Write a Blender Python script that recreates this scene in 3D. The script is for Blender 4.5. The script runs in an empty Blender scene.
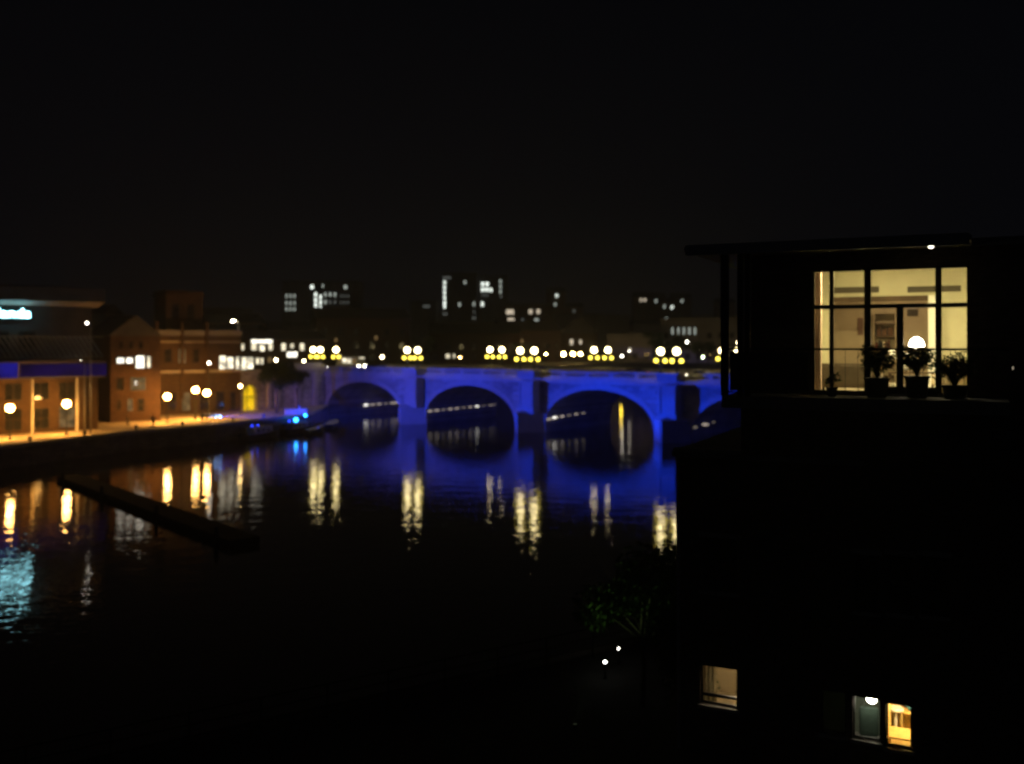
import bpy, bmesh, math, random
from mathutils import Vector, Matrix
random.seed(7)
R = math.radians
F = 950.0; CAMZ = 14.0; HX = 512.0; HY = 345.0
sc = bpy.context.scene
COL = sc.collection
# ------------------------------------------------------------------ camera
cam_d = bpy.data.cameras.new('camera'); cam = bpy.data.objects.new('camera', cam_d); COL.objects.link(cam)
cam.location = (0, 0, CAMZ); cam.rotation_euler = (R(90), 0, 0)
cam_d.sensor_width = 36; cam_d.lens = 36 * F / 1024
cam_d.shift_y = -(382 - HY) / 1024
cam_d.clip_start = .1; cam_d.clip_end = 6000
cam_d.dof.use_dof = True; cam_d.dof.focus_distance = 14.0; cam_d.dof.aperture_fstop = 0.56
cam_d.dof.aperture_blades = 0
sc.camera = cam
# ------------------------------------------------------------------ night sky
w = bpy.data.worlds.new('World'); sc.world = w; w.use_nodes = True
nt = w.node_tree; bg = nt.nodes['Background']; bg.inputs['Strength'].default_value = 1.0
tc = nt.nodes.new('ShaderNodeTexCoord'); sep = nt.nodes.new('ShaderNodeSeparateXYZ')
cr = nt.nodes.new('ShaderNodeValToRGB'); nt.links.new(tc.outputs['Generated'], sep.inputs[0])
nt.links.new(sep.outputs['Z'], cr.inputs[0]); nt.links.new(cr.outputs[0], bg.inputs['Color'])
e = cr.color_ramp.elements
e[0].position = 0.0; e[0].color = (.0024, .0025, .0034, 1)
e[1].position = .45; e[1].color = (.0007, .0009, .0016, 1)
m_ = cr.color_ramp.elements.new(.14); m_.color = (.0014, .0016, .0026, 1)
# ------------------------------------------------------------------ render / exposure
sc.view_settings.view_transform = 'Standard'; sc.view_settings.look = 'None'
sc.view_settings.exposure = 0; sc.view_settings.gamma = 1
sc.render.engine = 'CYCLES'
cy = sc.cycles
cy.use_denoising = True
cy.max_bounces = 6; cy.diffuse_bounces = 2; cy.glossy_bounces = 3; cy.transparent_max_bounces = 8
cy.sample_clamp_indirect = 20; cy.sample_clamp_direct = 0
cy.caustics_reflective = True; cy.caustics_refractive = False
cy.pixel_filter_type = 'BLACKMAN_HARRIS'; cy.filter_width = 2.0
# ------------------------------------------------------------------ materials
MATS = {}
def mat(name, col, rough=.8, var=.25, scale=3.0, bump=0.0, brick=None, metal=0.0, spec=.3):
    if name in MATS: return MATS[name]
    m = bpy.data.materials.new(name); m.use_nodes = True; n = m.node_tree.nodes; l = m.node_tree.links
    p = n['Principled BSDF']; p.inputs['Roughness'].default_value = rough; p.inputs['Metallic'].default_value = metal
    p.inputs['Specular IOR Level'].default_value = spec
    t = n.new('ShaderNodeTexCoord'); nz = n.new('ShaderNodeTexNoise'); nz.inputs['Scale'].default_value = scale
    nz.inputs['Detail'].default_value = 6; nz.inputs['Roughness'].default_value = .65
    l.new(t.outputs['Object'], nz.inputs['Vector'])
    r = n.new('ShaderNodeValToRGB'); r.color_ramp.elements[0].position = .3; r.color_ramp.elements[1].position = .72
    r.color_ramp.elements[0].color = tuple(c * (1 - var) for c in col) + (1,)
    r.color_ramp.elements[1].color = tuple(min(1, c * (1 + var)) for c in col) + (1,)
    l.new(nz.outputs['Fac'], r.inputs[0]); out = r.outputs[0]; hgt = nz.outputs['Fac']
    if brick:
        bw, bh, mort = brick
        mp = n.new('ShaderNodeMapping'); mp.inputs['Rotation'].default_value = (R(90), 0, 0)
        l.new(t.outputs['Object'], mp.inputs[0])
        b = n.new('ShaderNodeTexBrick'); b.inputs['Scale'].default_value = 1
        b.inputs['Brick Width'].default_value = bw; b.inputs['Row Height'].default_value = bh
        b.inputs['Mortar Size'].default_value = mort; b.inputs['Color1'].default_value = (1, 1, 1, 1)
        b.inputs['Color2'].default_value = (.6, .6, .6, 1); b.inputs['Mortar'].default_value = (.5, .5, .5, 1)
        l.new(mp.outputs[0], b.inputs['Vector'])
        mx = n.new('ShaderNodeMix'); mx.data_type = 'RGBA'; mx.blend_type = 'MULTIPLY'; mx.inputs[0].default_value = 1
        l.new(out, mx.inputs[6]); l.new(b.outputs['Color'], mx.inputs[7]); out = mx.outputs[2]
    l.new(out, p.inputs['Base Color'])
    if bump:
        bp = n.new('ShaderNodeBump'); bp.inputs['Strength'].default_value = bump; bp.inputs['Distance'].default_value = .02
        l.new(hgt, bp.inputs['Height']); l.new(bp.outputs[0], p.inputs['Normal'])
    MATS[name] = m; return m
def emit(name, col, st, var=0.0, scale=1.5):
    if name in MATS: return MATS[name]
    m = bpy.data.materials.new(name); m.use_nodes = True; n = m.node_tree.nodes; l = m.node_tree.links
    n.remove(n['Principled BSDF']); em = n.new('ShaderNodeEmission'); em.inputs['Strength'].default_value = st
    em.inputs['Color'].default_value = (*col, 1); l.new(em.outputs[0], n['Material Output'].inputs[0])
    if var:
        t = n.new('ShaderNodeTexCoord'); nz = n.new('ShaderNodeTexNoise'); nz.inputs['Scale'].default_value = scale
        l.new(t.outputs['Object'], nz.inputs['Vector'])
        mr = n.new('ShaderNodeMapRange'); mr.inputs[1].default_value = .35; mr.inputs[2].default_value = .65
        mr.inputs[3].default_value = st * (1 - var); mr.inputs[4].default_value = st * (1 + var)
        l.new(nz.outputs['Fac'], mr.inputs[0]); l.new(mr.outputs[0], em.inputs['Strength'])
    MATS[name] = m; return m
def glass_mat(name, tint=(1, 1, 1), refl=.06):
    if name in MATS: return MATS[name]
    m = bpy.data.materials.new(name); m.use_nodes = True; n = m.node_tree.nodes; l = m.node_tree.links
    n.remove(n['Principled BSDF']); a = n.new('ShaderNodeBsdfTransparent'); a.inputs[0].default_value = (*tint, 1)
    g = n.new('ShaderNodeBsdfGlossy'); g.inputs['Roughness'].default_value = .02
    f = n.new('ShaderNodeFresnel'); f.inputs[0].default_value = 1.45
    mx = n.new('ShaderNodeMixShader'); l.new(f.outputs[0], mx.inputs[0]); l.new(a.outputs[0], mx.inputs[1]); l.new(g.outputs[0], mx.inputs[2])
    l.new(mx.outputs[0], n['Material Output'].inputs[0]); MATS[name] = m; return m
def water_mat():
    m = bpy.data.materials.new('river_water'); m.use_nodes = True; n = m.node_tree.nodes; l = m.node_tree.links
    p = n['Principled BSDF']; p.inputs['Base Color'].default_value = (.006, .008, .008, 1)
    p.inputs['Roughness'].default_value = .025; p.inputs['IOR'].default_value = 1.33
    t = n.new('ShaderNodeTexCoord')
    hs = []
    for scl, amp, off, det in ((.55, .026, 0, 1.0), (2.3, .0150, 13, 2.0)):
        mp = n.new('ShaderNodeMapping'); mp.inputs['Location'].default_value = (off, off, off)
        mp.inputs['Rotation'].default_value = (0, 0, R(12)); mp.inputs['Scale'].default_value = (.6, 1, 1)
        l.new(t.outputs['Object'], mp.inputs[0])
        nz = n.new('ShaderNodeTexNoise'); nz.inputs['Scale'].default_value = scl; nz.inputs['Detail'].default_value = det
        l.new(mp.outputs[0], nz.inputs['Vector'])
        mu = n.new('ShaderNodeMath'); mu.operation = 'MULTIPLY'; mu.inputs[1].default_value = amp
        l.new(nz.outputs['Fac'], mu.inputs[0]); hs.append(mu)
    ad = n.new('ShaderNodeMath'); l.new(hs[0].outputs[0], ad.inputs[0]); l.new(hs[1].outputs[0], ad.inputs[1])
    bp = n.new('ShaderNodeBump'); bp.inputs['Strength'].default_value = 1; bp.inputs['Distance'].default_value = 1
    l.new(ad.outputs[0], bp.inputs['Height']); l.new(bp.outputs[0], p.inputs['Normal'])
    return m
STONE = mat('pale_limestone', (.46, .43, .38), .85, .38, .35, .4, (1.1, .45, .02))
STONE2 = mat('smooth_limestone', (.46, .43, .38), .8, .15, 1.5, .3)
BRICK = mat('red_brick', (.10, .055, .034), .9, .25, 1.2, .4, (.45, .15, .015))
BRICK2 = mat('buff_brick', (.105, .064, .036), .9, .25, 1.0, .4, (.45, .15, .015))
BRICKN = mat('dark_brick', (.20, .15, .11), .9, .2, 2.0, .5, (.23, .075, .008))
RUBBLE = mat('quay_masonry', (.16, .14, .12), .95, .4, .8, .8, (.9, .35, .03))
PAVE = mat('paving_slabs', (.5, .42, .31), .8, .2, .6, .3)
ASPH = mat('asphalt', (.05, .05, .052), .9, .25, 2)
PAINTW = mat('road_paint', (.75, .75, .72), .7, .1, 3)
SLATE = mat('slate_roof', (.07, .07, .08), .7, .3, 2)
CONC = mat('concrete', (.28, .27, .25), .9, .2, .8)
DKMET = mat('dark_painted_metal', (.03, .035, .035), .45, .15, 4, metal=.4)
GRMET = mat('grey_metal', (.25, .26, .27), .5, .15, 4, metal=.5)
DKGLS = mat('dark_window_glass', (.015, .017, .02), .08, .1, 2, spec=.6)
WOODF = mat('oak_floor', (.62, .42, .15), .5, .25, 3)
WOODD = mat('dark_timber', (.09, .055, .03), .7, .3, 3)
LEAF = mat('leaves', (.06, .10, .03), .7, .5, .9)
LEAFD = mat('dark_leaves', (.035, .06, .022), .7, .4, .9)
BARK = mat('bark', (.05, .04, .028), .95, .4, 4, .6)
CREAM = mat('cream_plaster', (.64, .60, .42), .85, .06, 2)
WHITE = mat('white_paint', (.78, .76, .70), .7, .05, 2)
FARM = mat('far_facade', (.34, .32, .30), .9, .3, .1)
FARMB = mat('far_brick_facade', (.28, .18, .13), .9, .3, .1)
LANDM = mat('city_ground_mat', (.08, .075, .06), .95, .35, .05)
GLASS = glass_mat('clear_glass')
SKIN = mat('skin', (.5, .33, .25), .6, .05, 5)
E_ORANGE = emit('sodium_lamp', (1, .50, .12), 120)
E_WHITEG = emit('globe_top_glass', (1, .80, .38), 21)
E_YELG = emit('globe_lower_glass', (1, .76, .08), 5.5)
E_STREET = emit('street_lamp_glass', (1, .80, .45), 38)
E_STREETO = emit('warm_street_lamp_glass', (1, .62, .2), 150)
E_SMALLW = emit('small_white_lamp', (1, .93, .78), 22)
E_BULK = emit('bulkhead_glass', (1, .84, .70), .55)
E_BULKD = emit('dim_bulkhead_glass', (1, .84, .70), .2)
E_BULKB = emit('bright_bulkhead_glass', (1, .95, .86), 2.6)
E_SHOP = emit('shop_window_light', (1, .90, .66), 1.6, .7, .8)
E_WIN = emit('warm_room_light', (1, .88, .62), 1.3, .3, 1)
E_WINB = emit('bright_room_light', (1, .93, .76), 2.6, .25, 1)
E_WIND = emit('dim_room_light', (1, .62, .24), .16, .5, 1)
E_FARB = emit('far_office_light_bright', (.92, 1, .90), 1.9)
E_FARM = emit('far_office_light', (.80, .88, .78), .6)
E_FARD = emit('far_office_light_dim', (.75, .80, .74), .11)
E_FARW = emit('far_warm_light', (1, .84, .62), .8)
E_CYAN = emit('backlit_sign_letters', (.36, .88, 1), 13)
E_BLUE = emit('blue_led', (.02, .05, 1), 6)
E_BLUEB = emit('blue_flood_lens', (.25, .5, 1), 22)
E_BLUEC = emit('cyan_blue_lamp', (.02, .28, 1), 22)
E_FASCIA = emit('blue_fascia_glow', (.16, .05, .9), .032, .6, .35)  # blue light falling on the fascia, given as a faint emission
E_FASCIAB = emit('bright_blue_fascia_glow', (.05, .04, 1), .14, .5, .6)
E_YARCH = emit('yellow_vault_light', (1, .62, .01), .95, .3, .8)
E_RED = emit('tail_lamp_red', (1, .05, .02), 4)
E_HEAD = emit('headlamp', (1, .92, .72), 60)
# ------------------------------------------------------------------ mesh helpers
class B:
    def __init__(s): s.bm = bmesh.new(); s.smooth = False
    def box(s, c, d, rz=0, ry=0, rx=0, bev=0):
        g = bmesh.ops.create_cube(s.bm, size=1)
        M = Matrix.Translation(c) @ Matrix.Rotation(rz, 4, 'Z') @ Matrix.Rotation(ry, 4, 'Y') @ Matrix.Rotation(rx, 4, 'X') @ Matrix.Diagonal((*d, 1))
        bmesh.ops.transform(s.bm, matrix=M, verts=g['verts'])
        if bev:
            eds = list({e for v in g['verts'] for e in v.link_edges})
            bmesh.ops.bevel(s.bm, geom=eds, offset=bev, segments=2, affect='EDGES')
        return s
    def b2(s, x0, x1, y0, y1, z0, z1, bev=0):
        return s.box(((x0+x1)/2, (y0+y1)/2, (z0+z1)/2), (x1-x0, y1-y0, z1-z0), bev=bev)
    def prism(s, pts, z0, z1):
        lo = [s.bm.verts.new((x, y, z0)) for x, y in pts]; hi = [s.bm.verts.new((x, y, z1)) for x, y in pts]
        s.bm.faces.new(hi); s.bm.faces.new(lo[::-1]); n = len(pts)
        for i in range(n): s.bm.faces.new((lo[i], lo[(i+1) % n], hi[(i+1) % n], hi[i]))
        return s
    def prismy(s, pts, y0, y1):          # polygon in xz, extruded along y
        lo = [s.bm.verts.new((x, y0, z)) for x, z in pts]; hi = [s.bm.verts.new((x, y1, z)) for x, z in pts]
        s.bm.faces.new(lo); s.bm.faces.new(hi[::-1]); n = len(pts)
        for i in range(n): s.bm.faces.new((lo[(i+1) % n], lo[i], hi[i], hi[(i+1) % n]))
        return s
    def prismx(s, pts, x0, x1):          # polygon in yz, extruded along x
        lo = [s.bm.verts.new((x0, y, z)) for y, z in pts]; hi = [s.bm.verts.new((x1, y, z)) for y, z in pts]
        s.bm.faces.new(lo[::-1]); s.bm.faces.new(hi); n = len(pts)
        for i in range(n): s.bm.faces.new((lo[i], lo[(i+1) % n], hi[(i+1) % n], hi[i]))
        return s
    def lathe(s, prof, c=(0, 0, 0), n=12):
        rings = []
        for r, z in prof:
            rings.append([s.bm.verts.new((c[0]+r*math.cos(6.28318*k/n), c[1]+r*math.sin(6.28318*k/n), c[2]+z)) for k in range(n)])
        for a, b in zip(rings, rings[1:]):
            for k in range(n): s.bm.faces.new((a[k], a[(k+1) % n], b[(k+1) % n], b[k]))
        s.bm.faces.new(rings[0][::-1]); s.bm.faces.new(rings[-1]); return s
    def ball(s, c, r, sub=2, sc_=(1, 1, 1)):
        M = Matrix.Translation(c) @ Matrix.Diagonal((r*sc_[0], r*sc_[1], r*sc_[2], 1))
        bmesh.ops.create_icosphere(s.bm, subdivisions=sub, radius=1, matrix=M); return s
    def tube(s, pts, r, n=8):
        pts = [Vector(p) for p in pts]; rr = r if isinstance(r, (list, tuple)) else [r]*len(pts); rings = []
        for i, p in enumerate(pts):
            d = (pts[min(i+1, len(pts)-1)] - pts[max(i-1, 0)]).normalized()
            u = d.orthogonal().normalized() if abs(d.z) > .9 else d.cross(Vector((0, 0, 1))).normalized()
            if abs(d.z) > .9:
                u = (Vector((1, 0, 0)) - d * d.x).normalized()
            v = d.cross(u)
            rings.append([s.bm.verts.new(p + (u*math.cos(6.28318*k/n) + v*math.sin(6.28318*k/n))*rr[i]) for k in range(n)])
        for a, b in zip(rings, rings[1:]):
            for k in range(n): s.bm.faces.new((a[k], a[(k+1) % n], b[(k+1) % n], b[k]))
        s.bm.faces.new(rings[0][::-1]); s.bm.faces.new(rings[-1]); return s
    def face(s, pts):
        s.bm.faces.new([s.bm.verts.new(p) for p in pts]); return s
    def make(s, name, m, parent=None, smooth=False, loc=None):
        me = bpy.data.meshes.new(name); bmesh.ops.recalc_face_normals(s.bm, faces=s.bm.faces); s.bm.to_mesh(me); s.bm.free()
        me.materials.append(m)
        if smooth:
            for p in me.polygons: p.use_smooth = True
        o = bpy.data.objects.new(name, me); COL.objects.link(o)
        if parent is not None: o.parent = parent
        if loc is not None: o.location = loc
        return o
def wallgrid(b, x0, x1, z0, z1, ops, y0, y1):
    xs = sorted({x0, x1, *[v for o in ops for v in o[:2] if x0 < v < x1]}); zs = sorted({z0, z1, *[v for o in ops for v in o[2:4] if z0 < v < z1]})
    nx, nz = len(xs)-1, len(zs)-1
    def solid(i, j):
        if i < 0 or j < 0 or i >= nx or j >= nz: return False
        cx, cz = (xs[i]+xs[i+1])/2, (zs[j]+zs[j+1])/2
        return not any(o[0] < cx < o[1] and o[2] < cz < o[3] for o in ops)
    for i in range(nx):
        for j in range(nz):
            if not solid(i, j): continue
            a, c, p, q = xs[i], xs[i+1], zs[j], zs[j+1]
            b.face([(a, y0, p), (c, y0, p), (c, y0, q), (a, y0, q)]); b.face([(a, y1, q), (c, y1, q), (c, y1, p), (a, y1, p)])
            if not solid(i-1, j): b.face([(a, y0, p), (a, y0, q), (a, y1, q), (a, y1, p)])
            if not solid(i+1, j): b.face([(c, y0, p), (c, y1, p), (c, y1, q), (c, y0, q)])
            if not solid(i, j-1): b.face([(a, y0, p), (a, y1, p), (c, y1, p), (c, y0, p)])
            if not solid(i, j+1): b.face([(a, y0, q), (c, y0, q), (c, y1, q), (a, y1, q)])
    bmesh.ops.remove_doubles(b.bm, verts=b.bm.verts, dist=1e-4)
    return b
def tag(o, label=None, cat=None, group=None, kind=None):
    if label: o['label'] = label
    if cat: o['category'] = cat
    if group: o['group'] = group
    if kind: o['kind'] = kind
    return o
def thing(name, label, cat, loc=(0, 0, 0), rz=0, group=None):
    o = bpy.data.objects.new(name, None); o.empty_display_size = .3; COL.objects.link(o)
    o.location = loc; o.rotation_euler = (0, 0, rz); return tag(o, label, cat, group)
def dup(root, loc, rz=None, label=None, group=None, scale=None):
    r = root.copy(); COL.objects.link(r); r.location = loc
    if rz is not None: r.rotation_euler = (0, 0, rz)
    if label: r['label'] = label
    if group: r['group'] = group
    if scale: r.scale = (scale,)*3
    for ch in [o for o in list(bpy.data.objects) if o.parent == root]:
        c = ch.copy(); COL.objects.link(c); c.parent = r
        for g in [o for o in list(bpy.data.objects) if o.parent == ch]:
            d = g.copy(); COL.objects.link(d); d.parent = c
    return r
def at(px, py, Y): return Vector(((px-HX)/F*Y, Y, CAMZ-(py-HY)/F*Y))
class Frame:                       # vertical plane frame: x along the face, y away from the viewer
    def __init__(s, P0, P1):
        s.o = Vector(P0); d = Vector(P1)-s.o; s.len = d.length; s.a = d.normalized(); s.b = Vector((-s.a.y, s.a.x)); s.rz = math.atan2(s.a.y, s.a.x)
    def s(s, px, q=0):
        u = Vector(((px-HX)/F, 1)); t = (q + s.o.dot(s.b))/u.dot(s.b); P = u*t
        return (P-s.o).dot(s.a), t
    def z(s, px, py, q=0):
        return CAMZ-(py-HY)/F*s.s(px, q)[1]
    def w(s, x, y): return s.o + s.a*x + s.b*y
# ------------------------------------------------------------------ setting: river, quays, city ground
def struct(b, name, m, **k):
    o = b.make(name, m, **k); o['kind'] = 'structure'; return o
b = B(); b.face([(-1500, -60, 0), (1500, -60, 0), (1500, 2500, 0), (-1500, 2500, 0)])
struct(b, 'river_water', water_mat())
EDGE = [(-60.5, 98), (-57.7, 107), (-50.5, 125.6), (-42.7, 136.6), (-33.4, 158), (-35.6, 184.2)]
UP = [(-35.6, 184.5), (-42, 176), (-53, 165)]
FA = Frame((-64.6, 120), (-55, 128.5))
# left bank promenade
b = B(); b.prism(EDGE + [(-43, 180), (-55, 172), (-110, 150), (-110, 60), (-75, 60)], -2, 2.3); struct(b, 'quay_promenade_base', RUBBLE)
b = B(); b.prism([(x-.35, y+.1) for x, y in EDGE] + [(-43, 180), (-55, 172), (-110, 150), (-110, 60), (-75.4, 60)], 2.304, 2.42); struct(b, 'quay_promenade_paving', PAVE)
b = B(); b.tube([(x-.1, y, 2.42) for x, y in EDGE], .24, 4); struct(b, 'quay_kerb', STONE2)
# upper city ground beyond
b = B(); b.prism([(-35.7, 184.6), (-42.1, 176.6), (-53.1, 165.6), (-62, 159.5), (-92, 141), (-110, 140), (-700, 60), (-2200, 60), (-2200, 3000), (2600, 3000), (2600, 2300), (520, 892), (82, 330), (-23.5, 200.6)], -2, 8.9)
struct(b, 'city_ground', LANDM)
# right bank beyond the apartment block
b = B(); b.prism([(42, 124.5), (54, 140), (110, 215), (560, 800), (2600, 2200), (2600, 60), (90, 60), (50, 62), (46, 100)], -2, 8.7); struct(b, 'right_bank_ground', LANDM)
# near quay
b = B(); b.prism([(50, 66), (40, 60), (3, 36), (-25, 17.5), (-70, -5), (-70, -50), (90, -50), (90, 66)], -2, 2.3); struct(b, 'near_quay_base', RUBBLE)
b = B(); b.prism([(50, 65.5), (40, 59.5), (3, 35.5), (-25, 17), (-69, -5.5), (-69, -49), (89, -49), (89, 65.5)], 2.304, 2.42); struct(b, 'near_quay_paving', ASPH)
b = B()
NQ = [(40, 59.8), (3, 35.8), (-25, 17.3), (-69.5, -5.2)]
b.tube([(x, y, 2.44) for x, y in NQ], .22, 4); struct(b, 'near_quay_kerb', RUBBLE)
# hill behind the city
b = B(); N = 40; vs = {}
for i in range(N+1):
    for j in range(9):
        x = -1400 + 2800*i/N; y = 560 + 1500*j/8
        h = 8.6 + 46*math.sin(math.pi*min(1, j/7))*(.55+.45*math.exp(-((x-180)/520)**2)) + 5*math.sin(x*.011+j)*(j > 0)*(j < 8)
        if j in (0, 8): h = 8.0
        vs[i, j] = b.bm.verts.new((x, y, h))
for i in range(N):
    for j in range(8): b.bm.faces.new((vs[i, j], vs[i+1, j], vs[i+1, j+1], vs[i, j+1]))
struct(b, 'hill', LANDM, smooth=True)
def hill_z(x, y):
    j = (y-560)/1500*8
    return 8.6 + 46*math.sin(math.pi*min(1, max(0, j)/7))*(.55+.45*math.exp(-((x-180)/520)**2))
# ------------------------------------------------------------------ bridge
FB = Frame((-36.2, 184.0), (-36.2+.796, 184-.605))
bridge = thing('road_bridge', 'stone arched road bridge floodlit blue, crossing the river with lamps along both parapets', 'bridge', (-36.2, 184, 0), FB.rz)
ARCH = [(0.4, 20.2), (26.4, 46.0), (52.2, 71.8), (78.0, 97.4)]
PIERS = [(20.2, 26.4), (46.0, 52.2), (71.8, 78.0)]
W_ = 20.0; SPR = 1.4; CR = 7.1; TOP = 8.35
def az(x, a0, a1, grow=0.0):
    c, h = (a0+a1)/2, (a1-a0)/2+grow; t = max(0, 1-((x-c)/h)**2); return SPR + (CR-SPR+grow)*math.sqrt(t)
b = B()
for a0, a1 in ARCH:
    n = 36; xs = [(a0+a1)/2 - (a1-a0)/2*math.cos(math.pi*k/n) for k in range(n+1)]
    for x, x2 in zip(xs, xs[1:]):
        z, z2 = az(x, a0, a1), az(x2, a0, a1)
        b.face([(x, 0, z), (x2, 0, z2), (x2, 0, TOP), (x, 0, TOP)]); b.face([(x, W_, z), (x, W_, TOP), (x2, W_, TOP), (x2, W_, z2)])
        b.face([(x, 0, z), (x, W_, z), (x2, W_, z2), (x2, 0, z2)]); b.face([(x, 0, TOP), (x2, 0, TOP), (x2, W_, TOP), (x, W_, TOP)])
bmesh.ops.remove_doubles(b.bm, verts=b.bm.verts, dist=1e-4)
b.make('arch_spandrels', STONE, bridge)
b = B()
for p0, p1 in PIERS + [(-8, .4), (97.4, 112)]: b.b2(p0, p1, 0, W_, -2, TOP)
b.make('pier_walls', STONE, bridge)
for a0, a1 in ARCH:                              # voussoir ring proud of the face
    b = B(); n = 40
    for k in range(n):
        t0, t1 = math.pi*k/n+.004, math.pi*(k+1)/n-.004
        c, h = (a0+a1)/2, (a1-a0)/2
        P = []
        for t in (t0, t1):
            for g in (0, .75): P.append((c-(h+g)*math.cos(t), SPR+(CR-SPR+g)*math.sin(t)))
        b.prismy([P[0], P[2], P[3], P[1]], -.09, .02)
    b.make('arch_ring', STONE2, bridge)
for k, (p0, p1) in enumerate(PIERS):             # pointed cutwater, pilaster, cap
    m = (p0+p1)/2; b = B()
    b.prism([(p0+.1, .01), (m-.2, -3.6), (m+.2, -3.6), (p1-.1, .01)], -2, 3.1)
    b.make('cutwater', STONE2, bridge)
    b = B(); vs_ = [(p0-.05, .02, 3.1), (m, -3.8, 3.1), (p1+.05, .02, 3.1)]; t = (m, -.05, 4.1)
    b.face(vs_[::-1]); b.face([vs_[0], vs_[1], t]); b.face([vs_[1], vs_[2], t]); b.face([vs_[2], vs_[0], t]); b.make('cutwater_cap', STONE2, bridge)
    b = B(); b.prism([(p1-.1, W_-.01), (m+.2, W_+3.6), (m-.2, W_+3.6), (p0+.1, W_-.01)], -2, 3.1); b.make('cutwater', STONE2, bridge)
for p0, p1, y0, y1 in [(x, x+2.9, -2.0, .02) for x in (22.95, 48.3, 73.6)] + [(-3.6, -.3, -1.2, .02), (98, 101.4, -1.2, .02)] + [(x, x+2.9, W_-.02, W_+1.2) for x in (22.4, 48.2, 74.0)]:
    b = B(); b.b2(p0, p1, y0, y1, 3.0 if p0 > 0 and p0 < 97 else -2, 8.2)
    if y0 < 0:                                    # recessed-panel mouldings
        b.b2(p0+.12, p0+.42, y0-.1, y0+.02, 4.0, 7.8); b.b2(p1-.42, p1-.12, y0-.1, y0+.02, 4.0, 7.8)
    b.make('pilaster', STONE2, bridge)
    b = B(); b.b2(p0-.2, p1+.2, y0-.2 if y0 < 0 else W_-.45, .45 if y0 < 0 else y1+.2, 8.62, 9.7); b.b2(p0-.32, p1+.32, y0-.32 if y0 < 0 else W_-.5, .52 if y0 < 0 else y1+.32, 9.7, 9.98)
    b.make('pedestal', STONE2, bridge)
for yy, nm in ((0, 'cornice'), (W_, 'cornice')):
    b = B(); s = -1 if yy == 0 else 1
    b.b2(-8, 112, min(yy-.45*0, yy+s*.45), max(yy, yy+s*.45), 8.2, 8.6)
    b.b2(-8, 112, min(yy, yy+s*.25), max(yy, yy+s*.25), 7.95, 8.2); b.make(nm, STONE2, bridge)
# balustrades, one part per bay
def balustrade(x0, x1, y):
    b = B(); b.b2(x0, x1, y-.22, y+.22, 8.61, 9.06); b.b2(x0, x1, y-.24, y+.24, 9.7, 9.93)
    nseg = max(1, round((x1-x0)/4.3)); L = (x1-x0)/nseg
    for i in range(nseg):
        if i: b.b2(x0+i*L-.35, x0+i*L+.35, y-.2, y+.2, 9.06, 9.7)
        n = int((L-.7)/.36)
        for k in range(n):
            b.lathe([(.11, 0), (.11, .06), (.08, .11), (.145, .27), (.08, .5), (.11, .58), (.11, .64)], (x0+i*L+.35+(k+.5)*(L-.7)/n, y, 9.06), 6)
    b.make('balustrade', STONE2, bridge)
for x0, x1 in ((-.1, 22.7), (26.1, 48.0), (51.5, 73.3), (76.8, 97.8)): balustrade(x0, x1, .1)
for x0, x1 in ((-4, 22.1), (25.6, 47.9), (51.4, 73.7), (77.2, 98)): balustrade(x0, x1, W_-.1)
b = B(); b.prismx([(.45, 8.3), (.45, 8.75), (3.4, 8.78), (3.4, 8.66), (10, 8.85), (16.6, 8.66), (16.6, 8.78), (19.5, 8.75), (19.5, 8.3)], -14, 112); b.make('road_deck', ASPH, bridge)
b = B()
for y0, y1 in ((.47, 3.3), (16.7, 19.5)): b.b2(-14, 112, y0, y1, 8.79, 8.83)
b.make('footway', PAVE, bridge)
for i in range(20): B().b2(-12+i*6, -9+i*6, 9.93, 10.07, 8.853, 8.857).make('road_marking', PAINTW, bridge)
# three-globe lamp standards
def make_standard():
    t = thing('lamp_standard', 'x', 'street lamp', (0, 0, 9.98), FB.rz, 'globe lamp standards on the bridge')
    b = B(); b.lathe([(.26, 0), (.26, .12), (.17, .2), (.12, .5), (.075, .7), (.06, 1.5), (.09, 1.55), (.055, 1.62), (.045, 2.6), (.1, 2.68), (.1, 2.76)], n=10)
    b.make('pole', DKMET, t, smooth=True)
    b = B(); r = .74
    for k in range(2):
        a = k*math.pi; c, s_ = math.cos(a), math.sin(a)
        b.tube([(0, 0, 1.25), (.35*c, .35*s_, 1.08), (.7*c, .7*s_, 1.14), (r*c, r*s_, 1.34)], .028, 6)
        b.lathe([(.05, 0), (.1, .08), (.1, .12)], (r*c, r*s_, 1.3), 8)
    b.make('arm', DKMET, t)
    for k in range(2):
        a = k*math.pi
        B().ball((0, 0, 0), .31, 2).make('lower_globe', E_YELG, t, smooth=True, loc=(r*math.cos(a), r*math.sin(a), 1.72))
    B().ball((0, 0, 0), .50, 2).make('top_globe', E_WHITEG, t, smooth=True, loc=(0, 0, 3.1))
    return t
std0 = make_standard(); used = [False]
def standard(s, y, label):
    p = FB.w(s, y); loc = (p.x, p.y, 9.99)
    if not used[0]: used[0] = True; std0.location = loc; std0['label'] = label; return
    dup(std0, loc, None, label)
for s1, s2, nm in ((22.95+.2, 25.85-.2, 'first'), (48.2, 51.0, 'second'), (73.7, 76.3, 'third')):
    standard(s1, -1.4, f'three-globe lamp standard on the near parapet over the {nm} pier, left of its pair')
    standard(s2, -1.4, f'three-globe lamp standard on the near parapet over the {nm} pier, right of its pair')
for p1, p2, nm in ((490, 502, 'first'), (594, 608, 'second'), (722, 738, 'third')):
    standard(FB.s(p1, W_+.4)[0], W_+.4, f'three-globe lamp standard on the far parapet above the {nm} pier, left of its pair')
    standard(FB.s(p2, W_+.4)[0], W_+.4, f'three-globe lamp standard on the far parapet above the {nm} pier, right of its pair')
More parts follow.
